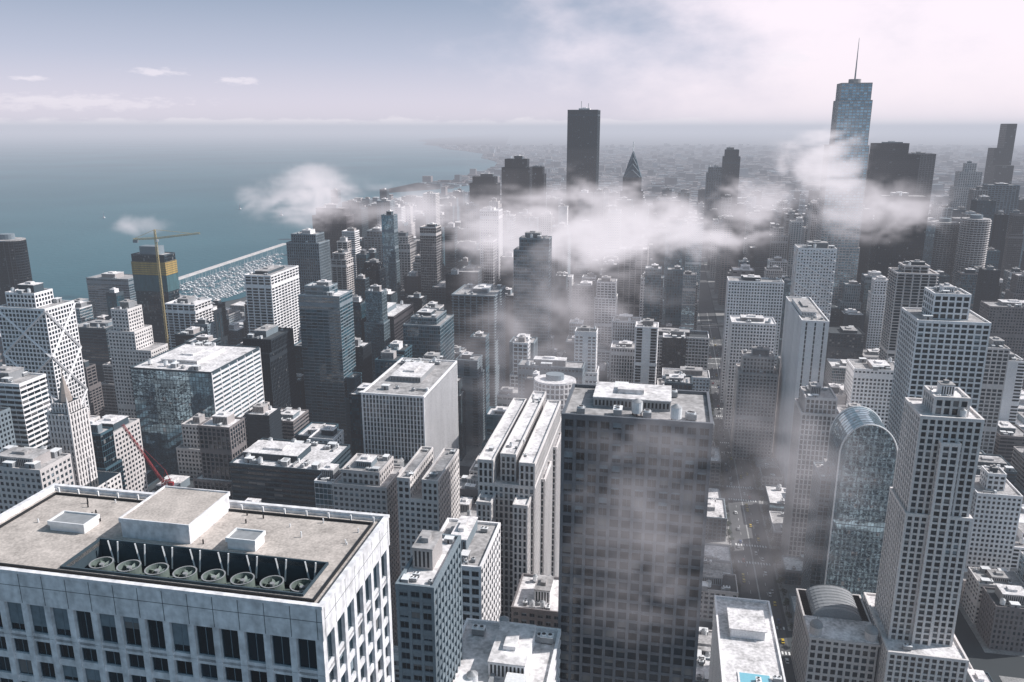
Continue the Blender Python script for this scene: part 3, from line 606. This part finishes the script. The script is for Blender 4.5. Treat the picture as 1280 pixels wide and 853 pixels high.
wallmat('asphalt',(.095,.098,.102),.9,.35,.1,1); wallmat('pavement',(.32,.315,.31),.9,.6,.06,.8); wallmat('paint',(.75,.75,.73),.7,.2)
b=MB(); b.quad([(-80000,-4000,0),(80000,-4000,0),(80000,80000,0),(-80000,80000,0)]); b.build('ground',['ground'],kind='structure')
bm=bmesh.new(); vs=[bm.verts.new((x,y,.6)) for x,y in lake]; f=bm.faces.new(vs); bmesh.ops.triangulate(bm,faces=[f]); bmesh.ops.recalc_face_normals(bm,faces=bm.faces[:])
me=bpy.data.meshes.new('lake'); bm.to_mesh(me); bm.free(); me.materials.append(M('water')); link('lake',me,kind='structure')
AW=74
b=MB(); b.box(AW-12,AW+12,120,3200,-.1,.05); o=b.build('avenue_road',['asphalt'],kind='structure'); o.rotation_euler=(0,0,-TH)
b=MB()
for k in range(90):
    s=150+k*12
    for q in (-5.5,5.5): b.box(AW+q-.12,AW+q+.12,s,s+4,.05,.07)
b.box(AW-.35,AW-.15,120,1400,.05,.07); b.box(AW+.15,AW+.35,120,1400,.05,.07)
for k in range(12):
    s=40+105*(k+1)
    for q in range(12):
        for dd in (-13,13): b.box(AW-11+q*2,AW-10+q*2,s+dd-1.5,s+dd+1.5,.05,.072)
o=b.build('road_markings',['paint'],kind='structure'); o.rotation_euler=(0,0,-TH)
PV=MB(); LOTS=[]
cols=[]
w=AW+14
for k in range(22): cols.append((w,w+96)); w+=115
w=AW-14
for k in range(22): cols.append((w-96,w)); w-=115
rows=[(40+11+105*k,40+105*(k+1)-11) for k in range(-1,34)]
for (a,b_) in cols:
    for (c_,e) in rows:
        X,Y=frg((a+b_)/2,(c_+e)/2); q=proj(X,Y,30)
        if Y<60 or q is None or q[0]<-260 or q[0]>1540: continue
        if any(inlake(*frg(x,y)) for x in (a,b_) for y in (c_,e)): continue
        PV.box(a,b_,c_,e,-.1,.15)
        LOTS.append((a+3,b_-3,c_+3,e-3,Y,q))
o=PV.build('pavement',['pavement'],kind='structure'); o.rotation_euler=(0,0,-TH)
def slope(v):
    d=ray(640,v); return -d[2]/d[1]
cand=[]
for (a,b_,c_,e,Y,q) in LOTS:
    if Y<800: nx=random.choice([2,3,3]); ny=random.choice([2,2,3])
    elif Y<1600: nx=random.choice([2,3,3]); ny=random.choice([1,2,2])
    else: nx=random.choice([1,2,2,3]); ny=random.choice([1,2,2])
    for i in range(nx):
        for j in range(ny):
            xa=a+(b_-a)*i/nx+random.uniform(0,2); xb=a+(b_-a)*(i+1)/nx-random.uniform(.5,4)
            ya=c_+(e-c_)*j/ny+random.uniform(0,2); yb=c_+(e-c_)*(j+1)/ny-random.uniform(.5,4)
            ok=True
            for r in RECT:
                ma=24 if r[4].startswith('tall cream residential') else 2
                if xa<r[1]+2 and xb>r[0]-2 and ya<r[3]+ma and yb>r[2]-ma:
                    opts=[(r[0]-2-xa,'xb',r[0]-2),(xb-r[1]-2,'xa',r[1]+2),(r[2]-ma-ya,'yb',r[2]-ma),(yb-r[3]-ma,'ya',r[3]+ma)]
                    o_=max(opts)
                    if o_[0]<10: ok=False;break
                    if o_[1]=='xb': xb=o_[2]
                    elif o_[1]=='xa': xa=o_[2]
                    elif o_[1]=='yb': yb=o_[2]
                    else: ya=o_[2]
            if not ok or xb-xa<9 or yb-ya<9: continue
            wc,sc_=(xa+xb)/2,(ya+yb)/2; X,Yc=frg(wc,sc_); u=proj(X,Yc,20)[0]
            z=random.random()
            if Yc<450: h=random.uniform(12,36)
            elif Yc<1000:
                if wc>95: h=random.uniform(10,34) if z<.7 else random.uniform(34,90)
                else: h=random.uniform(20,60) if z<.45 else random.uniform(60,140)
            elif Yc<2700 and wc<750:
                h=random.uniform(35,110) if z<.35 else random.uniform(100,215)
                if Yc>1900: h*=.8
            elif Yc<1800: h=random.uniform(12,45) if z<.55 else random.uniform(45,140)
            else: h=random.uniform(8,22) if z<.85 else random.uniform(25,70)
            slim=400<u<670 and 640<Yc<1500
            if slim: h=random.uniform(70,215)
            vlim=455 if Yc<740 else (388 if Yc<1000 else (318 if Yc<1200 else 236))
            if u<450 and Yc<720: vlim=505
            if 430<u<660 and 640<Yc<=780: vlim=415
            if 400<u<640 and 780<Yc<1000: vlim=338
            if 410<u<640 and 1000<=Yc<1500: vlim=262
            if u<230 and Yc<1000: vlim=max(vlim,440)
            if u<390 and Yc>1050: vlim=372
            elif u<420 and Yc>900: vlim=max(vlim,350)
            h=min(h,H-Yc*slope(vlim+random.uniform(0,40))); h=max(h,8)
            if Yc<1050 and 20<wc<62: h=min(h,random.uniform(10,22))
            if Yc<1050 and 86<wc<128: h=min(h,random.uniform(8,18))
            if h>60:
                mxw=random.uniform(16,25) if slim else random.uniform(18,30)
                if xb-xa>mxw: t=random.random()*(xb-xa-mxw); xa+=t; xb=xa+mxw
                if yb-ya>mxw: t=random.random()*(yb-ya-mxw); ya+=t; yb=ya+mxw
            pt=proj(X,Yc,h)
            if pt[0]<-40 or pt[0]>1320 or pt[1]>870: continue
            cand.append((Yc,xa,xb,ya,yb,h,pt,slim))
cand.sort()
# visible size of each block (coarse depth-sorted raster), to pick the 298 largest in view as individuals
GW,GH,GS=320,214,4.0
buf=bytearray(GW*GH)
def hull(pts):
    pts=sorted(set(pts)); 
    def half(ps):
        o=[]
        for q in ps:
            while len(o)>1 and (o[-1][0]-o[-2][0])*(q[1]-o[-2][1])-(o[-1][1]-o[-2][1])*(q[0]-o[-2][0])<=0: o.pop()
            o.append(q)
        return o
    a=half(pts); b=half(pts[::-1]); return a[:-1]+b[:-1]
def cover(xa,xb,ya,yb,h):
    pts=[]
    for x in (xa,xb):
        for y in (ya,yb):
            for z in (0,h):
                q=proj(*frg(x,y),z)
                if q is None: return 0
                pts.append((q[0]/GS,q[1]/GS))
    hp=hull(pts); c=0
    y0_=max(0,int(min(q[1] for q in hp))); y1_=min(GH-1,int(max(q[1] for q in hp)))
    for yy in range(y0_,y1_+1):
        yc=yy+.5; xs=[]
        for i in range(len(hp)):
            (ax_,ay_),(bx,by)=hp[i-1],hp[i]
            if (ay_>yc)!=(by>yc): xs.append(ax_+(yc-ay_)*(bx-ax_)/(by-ay_))
        if len(xs)<2: continue
        for xx in range(max(0,int(min(xs)+.5)),min(GW,int(max(xs)+.5))):
            k=yy*GW+xx
            if not buf[k]: buf[k]=1; c+=1
    return c
items=[(frg((r[0]+r[1])/2,(r[2]+r[3])/2)[1],-1,r[0],r[1],r[2],r[3],r[5]) for r in RECT]+[(c[0],i,c[1],c[2],c[3],c[4],c[5]) for i,c in enumerate(cand)]
items.sort(); vis={}
for it in items:
    n_=cover(*it[2:7])
    if it[1]>=0: vis[it[1]]=n_
order=sorted(vis,key=lambda i:-vis[i]); indiv=set(i for i in order[:298] if vis[i]>0)
usedlab={}
adj={'white':'white','cream':'cream','ivory':'pale','beige':'beige','tan':'tan','brown':'brown','grey':'grey','dark_grey':'dark grey','charcoal':'black','blue_grey':'blue grey'}
def mklabel(col,sty,h,wc,sc,W_,D_,pt):
    size='low' if h<28 else ('mid-rise' if h<65 else ('tall' if h<110 else 'very tall'))
    shape='broad' if W_>36 else ('narrow' if W_<18 else 'boxy')
    near=sorted(HERO,key=lambda q:(q[1]-wc)**2+(q[2]-sc)**2)[:10]
    for q in near:
        dw=wc-q[1];ds=sc-q[2]
        if abs(ds)>abs(dw): rel='behind' if ds>0 else 'in front of'
        else: rel='right of' if dw>0 else 'left of'
        l='%s %s %s %s building %s %s'%(shape,size,adj[col],sty,rel,q[0])
        if l not in usedlab: usedlab[l]=1; return l,None
    return l,'look-alike blocks among the towers'
far=MB()
for idx,(Yc,xa,xb,ya,yb,h,pt,slim) in enumerate(cand):
    W_=xb-xa;D_=yb-ya; X,Y=frg((xa+xb)/2,(ya+yb)/2)
    col=random.choice(['white','white','ivory','cream','beige','tan','grey','grey','dark_grey','dark_grey','charcoal','charcoal','blue_grey','blue_grey'])
    sty=random.choice(['grid','punched','punched','banded','ribbed','ribbed','glassy','glassy','balconied'])
    if slim: col=random.choice(['white','cream','grey','dark_grey','charcoal','charcoal','blue_grey','blue_grey']); sty=random.choice(['glassy','glassy','ribbed','balconied','grid','banded'])
    if h<25 and sty=='balconied': sty='punched'
    if idx in indiv:
        if col in('charcoal','blue_grey') and h<28: col='grey'
        lab,grp=mklabel(col,sty,h,(xa+xb)/2,(ya+yb)/2,W_,D_,pt)
        r=empty('city_building',lab,'building',(X,Y,0),group=grp)
        Wl=MB();G=MB(); s=dict(ST[sty])
        s['bay']*=random.uniform(.85,1.3); s['fl']*=random.uniform(.88,1.05)
        s['mech']=random.choice([(),(.5,),(.3,.65),(.95,)])
        if sty!='glassy' and random.random()<.4: s['blank']=random.choice([(.45,),(.05,.9),(.3,.7)])
        if Yc>1250: s['bay']*=1.3;s['pier']*=1.3
        if sty=='balconied': s['sd']=.8
        x0,x1,y0,y1=-W_/2,W_/2,-D_/2,D_/2
        off=max(s['sd'],s['pd']); rm=random.choice(['roof_light','roof_light','roof_mid','roof_mid','roof_dark']); wm='wall_'+col
        if h>45 and random.random()<.5:
            t=random.uniform(.6,.85); lattice(Wl,G,x0,x1,y0,y1,0,h*t,s); roofkit(r,x0,x1,y0,y1,h*t,0,off,rm,wm,False)
            f1=random.uniform(.08,.2); xa2=x0+W_*f1; xb2=x1-W_*f1*random.random(); ya2=y0+D_*f1; yb2=y1-D_*f1
            lattice(Wl,G,xa2,xb2,ya2,yb2,h*t,h,s)
            roofkit(r,xa2,xb2,ya2,yb2,h,1,off,rm,wm)
        else:
            lattice(Wl,G,x0,x1,y0,y1,0,h,s); roofkit(r,x0,x1,y0,y1,h,(8 if Yc<600 else 5 if Yc<900 else 1),off,rm,wm,ph=h>20 or random.random()<.4)
        Wl.build('wall',[wm],r); G.build('glazing',[random.choice(['g_dark','g_dark','g_black','g_blue']) if sty!='glassy' else random.choice(['g_blue','g_mirror','g_black'])],r)
    else:
        mi=random.randrange(5)
        far.box(xa,xb,ya,yb,0,h,mi)
        n=int(h/7)
        for i in range(n): far.box(xa-.5,xb+.5,ya-.5,yb+.5,3+i*7,5.2+i*7,(mi+1)%5)
        far.box(xa+.1,xb-.1,ya+.1,yb-.1,h,h+.5,5 if random.random()<.4 else 6)
for i in range(22000):
    Y=2900+12000*random.random()**1.4; X=(random.uniform(-.1,.74))*Y
    if inlake(X,Y): continue
    w_,s_=tog(X,Y); w_=round(w_/60)*60+random.uniform(-14,14);s_=round(s_/50)*50+random.uniform(-10,10)
    X,Y=frg(w_,s_)
    if inlake(X,Y): continue
    h=random.uniform(4,12) if random.random()<.95 else random.uniform(15,50)
    q=1+Y/9000; a=random.uniform(7,20)*q;b2=random.uniform(7,16)*q; far.box(w_-a,w_+a,s_-b2,s_+b2,0,h,random.choice([1,1,1,2,4,3,2]))
o=far.build('distant_city',['wall_beige','wall_dark_grey','wall_tan','wall_grey','wall_brown','roof_light','roof_mid'],kind='stuff'); o.rotation_euler=(0,0,-TH); tag(o,'hazy mass of far-off city blocks reaching to the horizon','city')
# ---- cars
cm={}
for k,c in {'white':(.7,.7,.7),'silver':(.35,.36,.37),'black':(.02,.02,.022),'red':(.25,.02,.02),'blue':(.03,.06,.15),'yellow':(.6,.42,.05)}.items():
    wallmat('car_'+k,c,.3,.05); b=MB()
    b.box(-.95,.95,-2.3,2.3,.35,.95,0)
    k0=len(b.v); b.v+=[(-.9,-1.5,.95),(.9,-1.5,.95),(.9,1.7,.95),(-.9,1.7,.95),(-.75,-.8,1.5),(.75,-.8,1.5),(.75,1.2,1.5),(-.75,1.2,1.5)]
    for f,mm in (((4,5,6,7),0),((0,1,5,4),1),((1,2,6,5),1),((2,3,7,6),1),((3,0,4,7),1)): b.f.append(tuple(k0+i for i in f)); b.m.append(mm); b.uv.append([(0,0)]*4)
    for x in (-.95,.75):
        for y in (-1.45,1.45): b.box(x-.02,x+.22,y-.33,y+.33,.0,.66,2)
    cm[k]=b.mesh('car',['car_'+k,'g_black','black'])
lanes=[-9,-7,-3,3,7,9]
for i in range(130):
    c=random.choice(['white','white','silver','silver','black','black','red','blue','yellow'])
    s=300+i*7.2+random.uniform(-2,2); ln=random.choice(lanes); X,Y=frg(AW+ln,s)
    o=link('car',cm[c]); o.location=(X,Y,.06); o.rotation_euler=(0,0,-TH+(0 if ln>0 else math.pi)); tag(o,'small %s car in the traffic of the long straight avenue'%c,'car',c+' cars on the avenue')
# ---- trees
def treemesh():
    t=MB(); t.prism(0,0,.25,.25,7,0,3.5,top=.6)
    for a in range(5): t.bar((0,0,2.6),(1.5*math.cos(a*1.26),1.5*math.sin(a*1.26),4.8),.14)
    cpt=[(random.gauss(0,1.2),random.gauss(0,1.2),random.uniform(4,7.4),random.uniform(.8,1.4)) for _ in range(14)]
    l=MB()
    for i in range(420):
        c=random.choice(cpt); v=Vector((random.gauss(0,1),random.gauss(0,1),random.gauss(0,1))).normalized()*c[3]*random.uniform(.6,1.05)
        p=Vector(c[:3])+v; a=Vector((random.gauss(0,1),random.gauss(0,1),random.gauss(0,.6))).normalized()*.32; n=a.orthogonal().normalized()*.26
        l.quad([p-a,p-n,p+a,p+n])
    return t.mesh('trunk',['bark']),l.mesh('crown',['foliage'])
TM=[treemesh() for _ in range(3)]
for i in range(110):
    s=300+(i//2)*13+random.uniform(-2,2); sd=(-1,1)[i%2]; X,Y=frg(AW+sd*15.6,s)
    e=empty('street_tree','small dark street tree in the row on the %s pavement of the avenue'%('left','right')[i%2],'tree',(X,Y,.15),random.random()*6,group='street trees on the %s side of the avenue'%('left','right')[i%2])
    t=random.choice(TM); link('trunk',t[0],e); link('crown',t[1],e); k=random.uniform(.8,1.2); e.scale=(k,k,k)
# ---- harbour
def boatmesh(sail):
    b=MB(); hw=1.8;L_=6
    pts=[(-hw,-L_),(hw,-L_),(hw,L_*.3),(0,L_),(-hw,L_*.3)]
    k=len(b.v); b.v+=[(x*.7,y*.9,0) for x,y in pts]+[(x,y,1.5) for x,y in pts]
    for i in range(5): j=(i+1)%5; b.f.append((k+i,k+j,k+5+j,k+5+i)); b.m.append(0); b.uv.append([(0,0)]*4)
    b.f.append(tuple(k+5+i for i in range(5))); b.m.append(0); b.uv.append([(0,0)]*5)
    b.box(-1.2,1.2,-3.5,1.5,1.5,2.8,1); b.box(-1.22,1.22,-3.2,1.2,1.9,2.4,2); b.bar((0,0,1.5),(0,0,15),.25,1)
    if sail: b.quad([(0,-5,3),(0,0,3),(0,0,14.5)],1); b.quad([(0,.3,3),(0,5.5,2.5),(0,.2,14)],1)
    return b.mesh('sailboat',['metal_white','metal_white','black'])
bmh=boatmesh(False); bms=boatmesh(True)
A0=Vector((*gp(214,353),0));A1=Vector((*gp(356,306),0))
b=MB(); dv=(A1-A0).normalized(); nv=Vector((-dv.y,dv.x,0))*5
def strip(b,p,q,nv,z0,z1):
    k=len(b.v); b.v+=[tuple(p+nv)[:2]+(z0,),tuple(p-nv)[:2]+(z0,),tuple(q-nv)[:2]+(z0,),tuple(q+nv)[:2]+(z0,)]+[tuple(p+nv)[:2]+(z1,),tuple(p-nv)[:2]+(z1,),tuple(q-nv)[:2]+(z1,),tuple(q+nv)[:2]+(z1,)]
    for f in ((4,5,6,7),(0,1,5,4),(1,2,6,5),(2,3,7,6),(3,0,4,7)): b.f.append(tuple(k+i for i in f)); b.m.append(0); b.uv.append([(0,0)]*4)
strip(b,A0,A1,nv,0,4); o=b.build('breakwater',['wall_cream']); tag(o,'long straight pale breakwater enclosing the boat harbour','breakwater')
for r_ in range(7):
    lo=Vector((*gp(222+r_*5,361+r_*3.5),0)); hi=Vector((*gp(352-r_*2,318+r_*5.5),0))
    pr=MB(); d2=(hi-lo).normalized(); strip(pr,lo,hi,Vector((-d2.y,d2.x,0))*.8,.5,1.2); o=pr.build('jetty',['wall_grey']); tag(o,'floating jetty in the harbour, row %s from the breakwater'%['one','two','three','four','five','six','seven'][r_],'jetty','harbour jetties')
    n=28
    for i in range(n):
        p=lo.lerp(hi,(i+random.uniform(.3,.7))/n)
        for sd in (-1,1):
            if random.random()<.25: continue
            q=p+Vector((-d2.y,d2.x,0))*sd*7.5
            if not inlake(q.x,q.y): continue
            o=link('moored_boat',bmh); o.location=(q.x,q.y,.5); ang=math.atan2(d2.y,d2.x)+(0 if sd>0 else math.pi); o.rotation_euler=(0,0,ang+random.uniform(-.08,.08)); sc=random.uniform(.7,1.4); o.scale=(sc,sc,sc)
            tag(o,'white boat moored among the rows of the harbour','boat','white boats moored in the harbour')
for (u,v,l) in ((130,273,'lone white sailboat on the open lake at left'),(352,270,'lone white sailboat on the lake just above the harbour'),(300,262,'tiny white sailboat farther out on the lake')):
    x,y=gp(u,v); o=link('sailboat',bms); o.location=(x,y,.5); o.scale=(1.6,1.6,1.6); o.rotation_euler=(0,0,.8); tag(o,l,'boat')
# ================================================================ HAZE AND CLOUDS
def volmat(dens,col,attr=True,name='vapour'):
    m=bpy.data.materials.new(name); m.use_nodes=True; nt=m.node_tree;N=nt.nodes;L=nt.links; N.clear()
    out=N.new('ShaderNodeOutputMaterial'); ab=N.new('ShaderNodeVolumeAbsorption'); em=N.new('ShaderNodeEmission'); ad=N.new('ShaderNodeAddShader')
    ab.inputs['Color'].default_value=(0,0,0,1); em.inputs['Color'].default_value=(*col,1)
    L.new(ab.outputs[0],ad.inputs[0]); L.new(em.outputs[0],ad.inputs[1]); L.new(ad.outputs[0],out.inputs['Volume'])
    ab.inputs['Density'].default_value=dens; em.inputs['Strength'].default_value=dens
    if attr:
        at=N.new('ShaderNodeAttribute'); at.attribute_name='density'; mu=N.new('ShaderNodeMath'); mu.operation='MULTIPLY'; mu.inputs[1].default_value=dens
        L.new(at.outputs['Fac'],mu.inputs[0]); L.new(mu.outputs[0],ab.inputs['Density']); L.new(mu.outputs[0],em.inputs['Strength'])
    return m
def vol(name,loc,half,res,mat,noise):
    ng=bpy.data.node_groups.new(name+'_nodes','GeometryNodeTree')
    ng.interface.new_socket('Geometry',in_out='INPUT',socket_type='NodeSocketGeometry')
    ng.interface.new_socket('Geometry',in_out='OUTPUT',socket_type='NodeSocketGeometry')
    N=ng.nodes;L=ng.links; go=N.new('NodeGroupOutput'); vc=N.new('GeometryNodeVolumeCube'); sm=N.new('GeometryNodeSetMaterial')
    vc.inputs['Min'].default_value=[-q for q in half]; vc.inputs['Max'].default_value=half
    for k,a in zip(('Resolution X','Resolution Y','Resolution Z'),res): vc.inputs[k].default_value=int(a)
    L_,lo,hi,bias,seed=noise
    ps=N.new('GeometryNodeInputPosition')
    dv=N.new('ShaderNodeVectorMath'); dv.operation='DIVIDE'; L.new(ps.outputs[0],dv.inputs[0]); dv.inputs[1].default_value=half
    ln=N.new('ShaderNodeVectorMath'); ln.operation='LENGTH'; L.new(dv.outputs[0],ln.inputs[0])
    fo=N.new('ShaderNodeMapRange'); fo.interpolation_type='SMOOTHSTEP'; L.new(ln.outputs['Value'],fo.inputs[0]); fo.inputs['From Min'].default_value=0; fo.inputs['From Max'].default_value=.97; fo.inputs['To Min'].default_value=1; fo.inputs['To Max'].default_value=0
    sc=N.new('ShaderNodeVectorMath'); sc.operation='MULTIPLY_ADD'; L.new(ps.outputs[0],sc.inputs[0]); sc.inputs[1].default_value=(.75/L_,1/L_,1.5/L_); sc.inputs[2].default_value=(seed*7.3,seed*3.1,seed)
    nz=N.new('ShaderNodeTexNoise'); L.new(sc.outputs[0],nz.inputs['Vector']); nz.inputs['Scale'].default_value=1; nz.inputs['Detail'].default_value=7; nz.inputs['Roughness'].default_value=.66; nz.inputs['Distortion'].default_value=1.0
    ma=N.new('ShaderNodeMath'); ma.operation='MULTIPLY_ADD'; L.new(fo.outputs[0],ma.inputs[0]); ma.inputs[1].default_value=bias; L.new(nz.outputs[0],ma.inputs[2])
    mr=N.new('ShaderNodeMapRange'); L.new(ma.outputs[0],mr.inputs[0]); mr.inputs['From Min'].default_value=lo; mr.inputs['From Max'].default_value=hi
    f3=N.new('ShaderNodeMath'); f3.operation='MULTIPLY'; f3.use_clamp=True; L.new(fo.outputs[0],f3.inputs[0]); f3.inputs[1].default_value=3
    m2=N.new('ShaderNodeMath'); m2.operation='MULTIPLY_ADD'; L.new(mr.outputs[0],m2.inputs[0]); L.new(f3.outputs[0],m2.inputs[1]); m2.inputs[2].default_value=.0015; L.new(m2.outputs[0],vc.inputs['Density'])
    sm.inputs['Material'].default_value=mat
    L.new(vc.outputs[0],sm.inputs[0]); L.new(sm.outputs[0],go.inputs[0])
    v=bpy.data.volumes.new(name); o=bpy.data.objects.new(name,v); C.objects.link(o); o.location=loc; v.materials.append(mat)
    md=o.modifiers.new('grid','NODES'); md.node_group=ng
    return o
b=MB(); b.box(-70000,70000,-3000,70000,-5,410); o=b.build('haze',[volmat(1/11000,(.57,.59,.68),False,'haze')],kind='structure')  # haze glows by itself; emission stands in for sunlit airlight
def cloud(u,v,Y,rx,ry,rz,dens,lab,seed,L_=52,lo=.55,hi=.86,bias=.24,vox=4.0):
    p=atY(u,v,Y)
    o=vol('cloud',p,(rx,ry,rz),(2*rx/vox,2*ry/vox,2*rz/vox),volmat(dens,(.93,.88,.95)),(L_,lo,hi,bias,seed)); tag(o,lab,'cloud')  # pale emission put into the cloud in place of scattered sunlight
cloud(392,245,1250,115,45,72,.060,'small ragged white cloud above the harbour at left',1)
cloud(515,262,1150,150,45,54,.045,'thin long cloud drifting before the harbour towers',2)
cloud(640,288,960,130,50,68,.065,'puffy cloud in front of the twin black towers',3)
cloud(750,282,930,155,50,84,.080,'dense white cloud below the tallest striped tower',4)
cloud(865,290,950,130,45,56,.065,'flat white cloud right of the dense central cloud',5)
cloud(935,262,1100,105,40,64,.050,'small white cloud tuft left of the spired tower',6)
cloud(1030,205,1000,90,45,66,.095,'bright ragged cloud just left of the spired tower',7)
cloud(1095,262,1015,150,40,58,.045,'thin veil of cloud across the spired tower base',8)
cloud(700,372,790,165,40,85,.020,'faint mist over the towers below the central cloud',9)
cloud(175,282,1500,80,40,30,.020,'very faint small cloud over the open lake',10)
cloud(318,250,1500,50,35,52,.020,'faint wisp of cloud over the lake left of the harbour',11)
cloud(670,470,440,85,22,66,.018,'thin mist above the pale ribbed tower',12,26,vox=2.4)
cloud(815,650,198,38,9,64,.034,'thin mist hanging in front of the dark granite tower',13,14,vox=1.4)
cloud(985,600,400,72,26,105,.014,'thin mist over the avenue before the arch-topped tower',14,28,vox=3)
# ================================================================ LIGHT, WORLD, CAMERA
sv=Vector((.74,.10,.66)).normalized()
sun=bpy.data.lights.new('sun','SUN'); sun.energy=5.0; sun.angle=math.radians(.5); sun.color=(1,.96,.94)
so=bpy.data.objects.new('sun',sun); C.objects.link(so); so.rotation_euler=sv.to_track_quat('Z','Y').to_euler()
W=bpy.data.worlds.new('World'); bpy.context.scene.world=W; W.use_nodes=True; nt=W.node_tree;N=nt.nodes;L=nt.links; bg=N['Background']
sk=N.new('ShaderNodeTexSky'); sk.sky_type='NISHITA'; sk.sun_disc=False; sk.sun_elevation=math.asin(sv.z); sk.sun_rotation=math.atan2(sv.x,sv.y)
tc=N.new('ShaderNodeTexCoord'); sx=N.new('ShaderNodeSeparateXYZ'); L.new(tc.outputs['Generated'],sx.inputs[0])
rp=N.new('ShaderNodeValToRGB'); e=rp.color_ramp.elements; e[0].position=0; e[0].color=(.78,.70,.80,1); e[1].position=1; e[1].color=(.03,.11,.15,1)
for ps,cc in ((.03,(.70,.66,.78)),(.08,(.49,.52,.66)),(.15,(.29,.36,.49)),(.3,(.12,.21,.28))): q=e.new(ps); q.color=(*cc,1)
L.new(sx.outputs['Z'],rp.inputs[0])
def noise(scale3,detail,rough=.55):
    mp=N.new('ShaderNodeMapping'); mp.inputs['Scale'].default_value=scale3; L.new(tc.outputs['Generated'],mp.inputs['Vector'])
    nz=N.new('ShaderNodeTexNoise'); nz.inputs['Scale'].default_value=1; nz.inputs['Detail'].default_value=detail; nz.inputs['Roughness'].default_value=rough; L.new(mp.outputs[0],nz.inputs['Vector']); return nz.outputs[0]
def mixc(fac,a,col):
    mx=N.new('ShaderNodeMix'); mx.data_type='RGBA'; L.new(fac,mx.inputs['Factor']); L.new(a,mx.inputs['A']); mx.inputs['B'].default_value=(*col,1); return mx.outputs['Result']
def mrange(a,f0,f1,t0,t1,sm=True):
    m_=N.new('ShaderNodeMapRange')
    if sm: m_.interpolation_type='SMOOTHSTEP'
    L.new(a,m_.inputs[0]); m_.inputs['From Min'].default_value=f0; m_.inputs['From Max'].default_value=f1; m_.inputs['To Min'].default_value=t0; m_.inputs['To Max'].default_value=t1; return m_.outputs[0]
ax=N.new('ShaderNodeMath'); ax.operation='MULTIPLY_ADD'; L.new(sx.outputs['X'],ax.inputs[0]); ax.inputs[1].default_value=.8; L.new(noise((4.5,4.5,9),6,.55),ax.inputs[2])
c1=mixc(mrange(ax.outputs[0],.45,.88,0,1.0),rp.outputs[0],(1.0,.89,.97))
sm=N.new('ShaderNodeMath'); sm.operation='ADD'; L.new(noise((24,24,90),6),sm.inputs[0]); L.new(mrange(sx.outputs['Z'],.002,.020,.25,-.25),sm.inputs[1])
c2=mixc(mrange(sm.outputs[0],.52,.66,0,.9,False),c1,(1.0,.92,.98))
wn_=noise((60,60,190),4)
for (u,v,su,sv_) in ((197,90,.034,.0055),(297,101,.028,.0055),(95,128,.13,.010),(30,98,.03,.003),(985,72,.03,.012)):
    dd=Vector(ray(u,v)).normalized()
    sb_=N.new('ShaderNodeVectorMath'); sb_.operation='SUBTRACT'; L.new(tc.outputs['Generated'],sb_.inputs[0]); sb_.inputs[1].default_value=dd
    mu=N.new('ShaderNodeVectorMath'); mu.operation='MULTIPLY'; L.new(sb_.outputs[0],mu.inputs[0]); mu.inputs[1].default_value=(1/su,1/su,1/sv_)
    le=N.new('ShaderNodeVectorMath'); le.operation='LENGTH'; L.new(mu.outputs[0],le.inputs[0])
    ma=N.new('ShaderNodeMath'); ma.operation='MULTIPLY_ADD'; L.new(wn_,ma.inputs[0]); ma.inputs[1].default_value=2.2; L.new(le.outputs['Value'],ma.inputs[2])
    c2=mixc(mrange(ma.outputs[0],1.3,2.1,.65,0),c2,(.93,.86,.94))
ms=N.new('ShaderNodeVectorMath'); ms.operation='SCALE'; ms.inputs['Scale'].default_value=.010; L.new(sk.outputs[0],ms.inputs[0])
va=N.new('ShaderNodeVectorMath'); va.operation='ADD'; L.new(ms.outputs[0],va.inputs[0]); L.new(c2,va.inputs[1])
# unseen sky to the north tinted darker and bluer, added to cool the shade
bk=mrange(sx.outputs['Y'],-.5,.5,0,1)
bm_=N.new('ShaderNodeMix'); bm_.data_type='RGBA'; L.new(bk,bm_.inputs['Factor']); bm_.inputs['A'].default_value=(.36,.60,.73,1); bm_.inputs['B'].default_value=(1,1,1,1)
tn=N.new('ShaderNodeVectorMath'); tn.operation='MULTIPLY'; L.new(va.outputs[0],tn.inputs[0]); L.new(bm_.outputs['Result'],tn.inputs[1])
L.new(tn.outputs[0],bg.inputs['Color']); bg.inputs['Strength'].default_value=1.0
cam=bpy.data.cameras.new('camera'); co=bpy.data.objects.new('camera',cam); C.objects.link(co); co.location=(0,0,H)
co.rotation_euler=(math.pi/2-P,0,0); cam.sensor_width=36; cam.lens=36*F/1280; cam.clip_start=.5; cam.clip_end=200000
bpy.context.scene.camera=co
vs_=bpy.context.scene.view_settings; vs_.view_transform='Standard'; vs_.look='None'; vs_.exposure=0
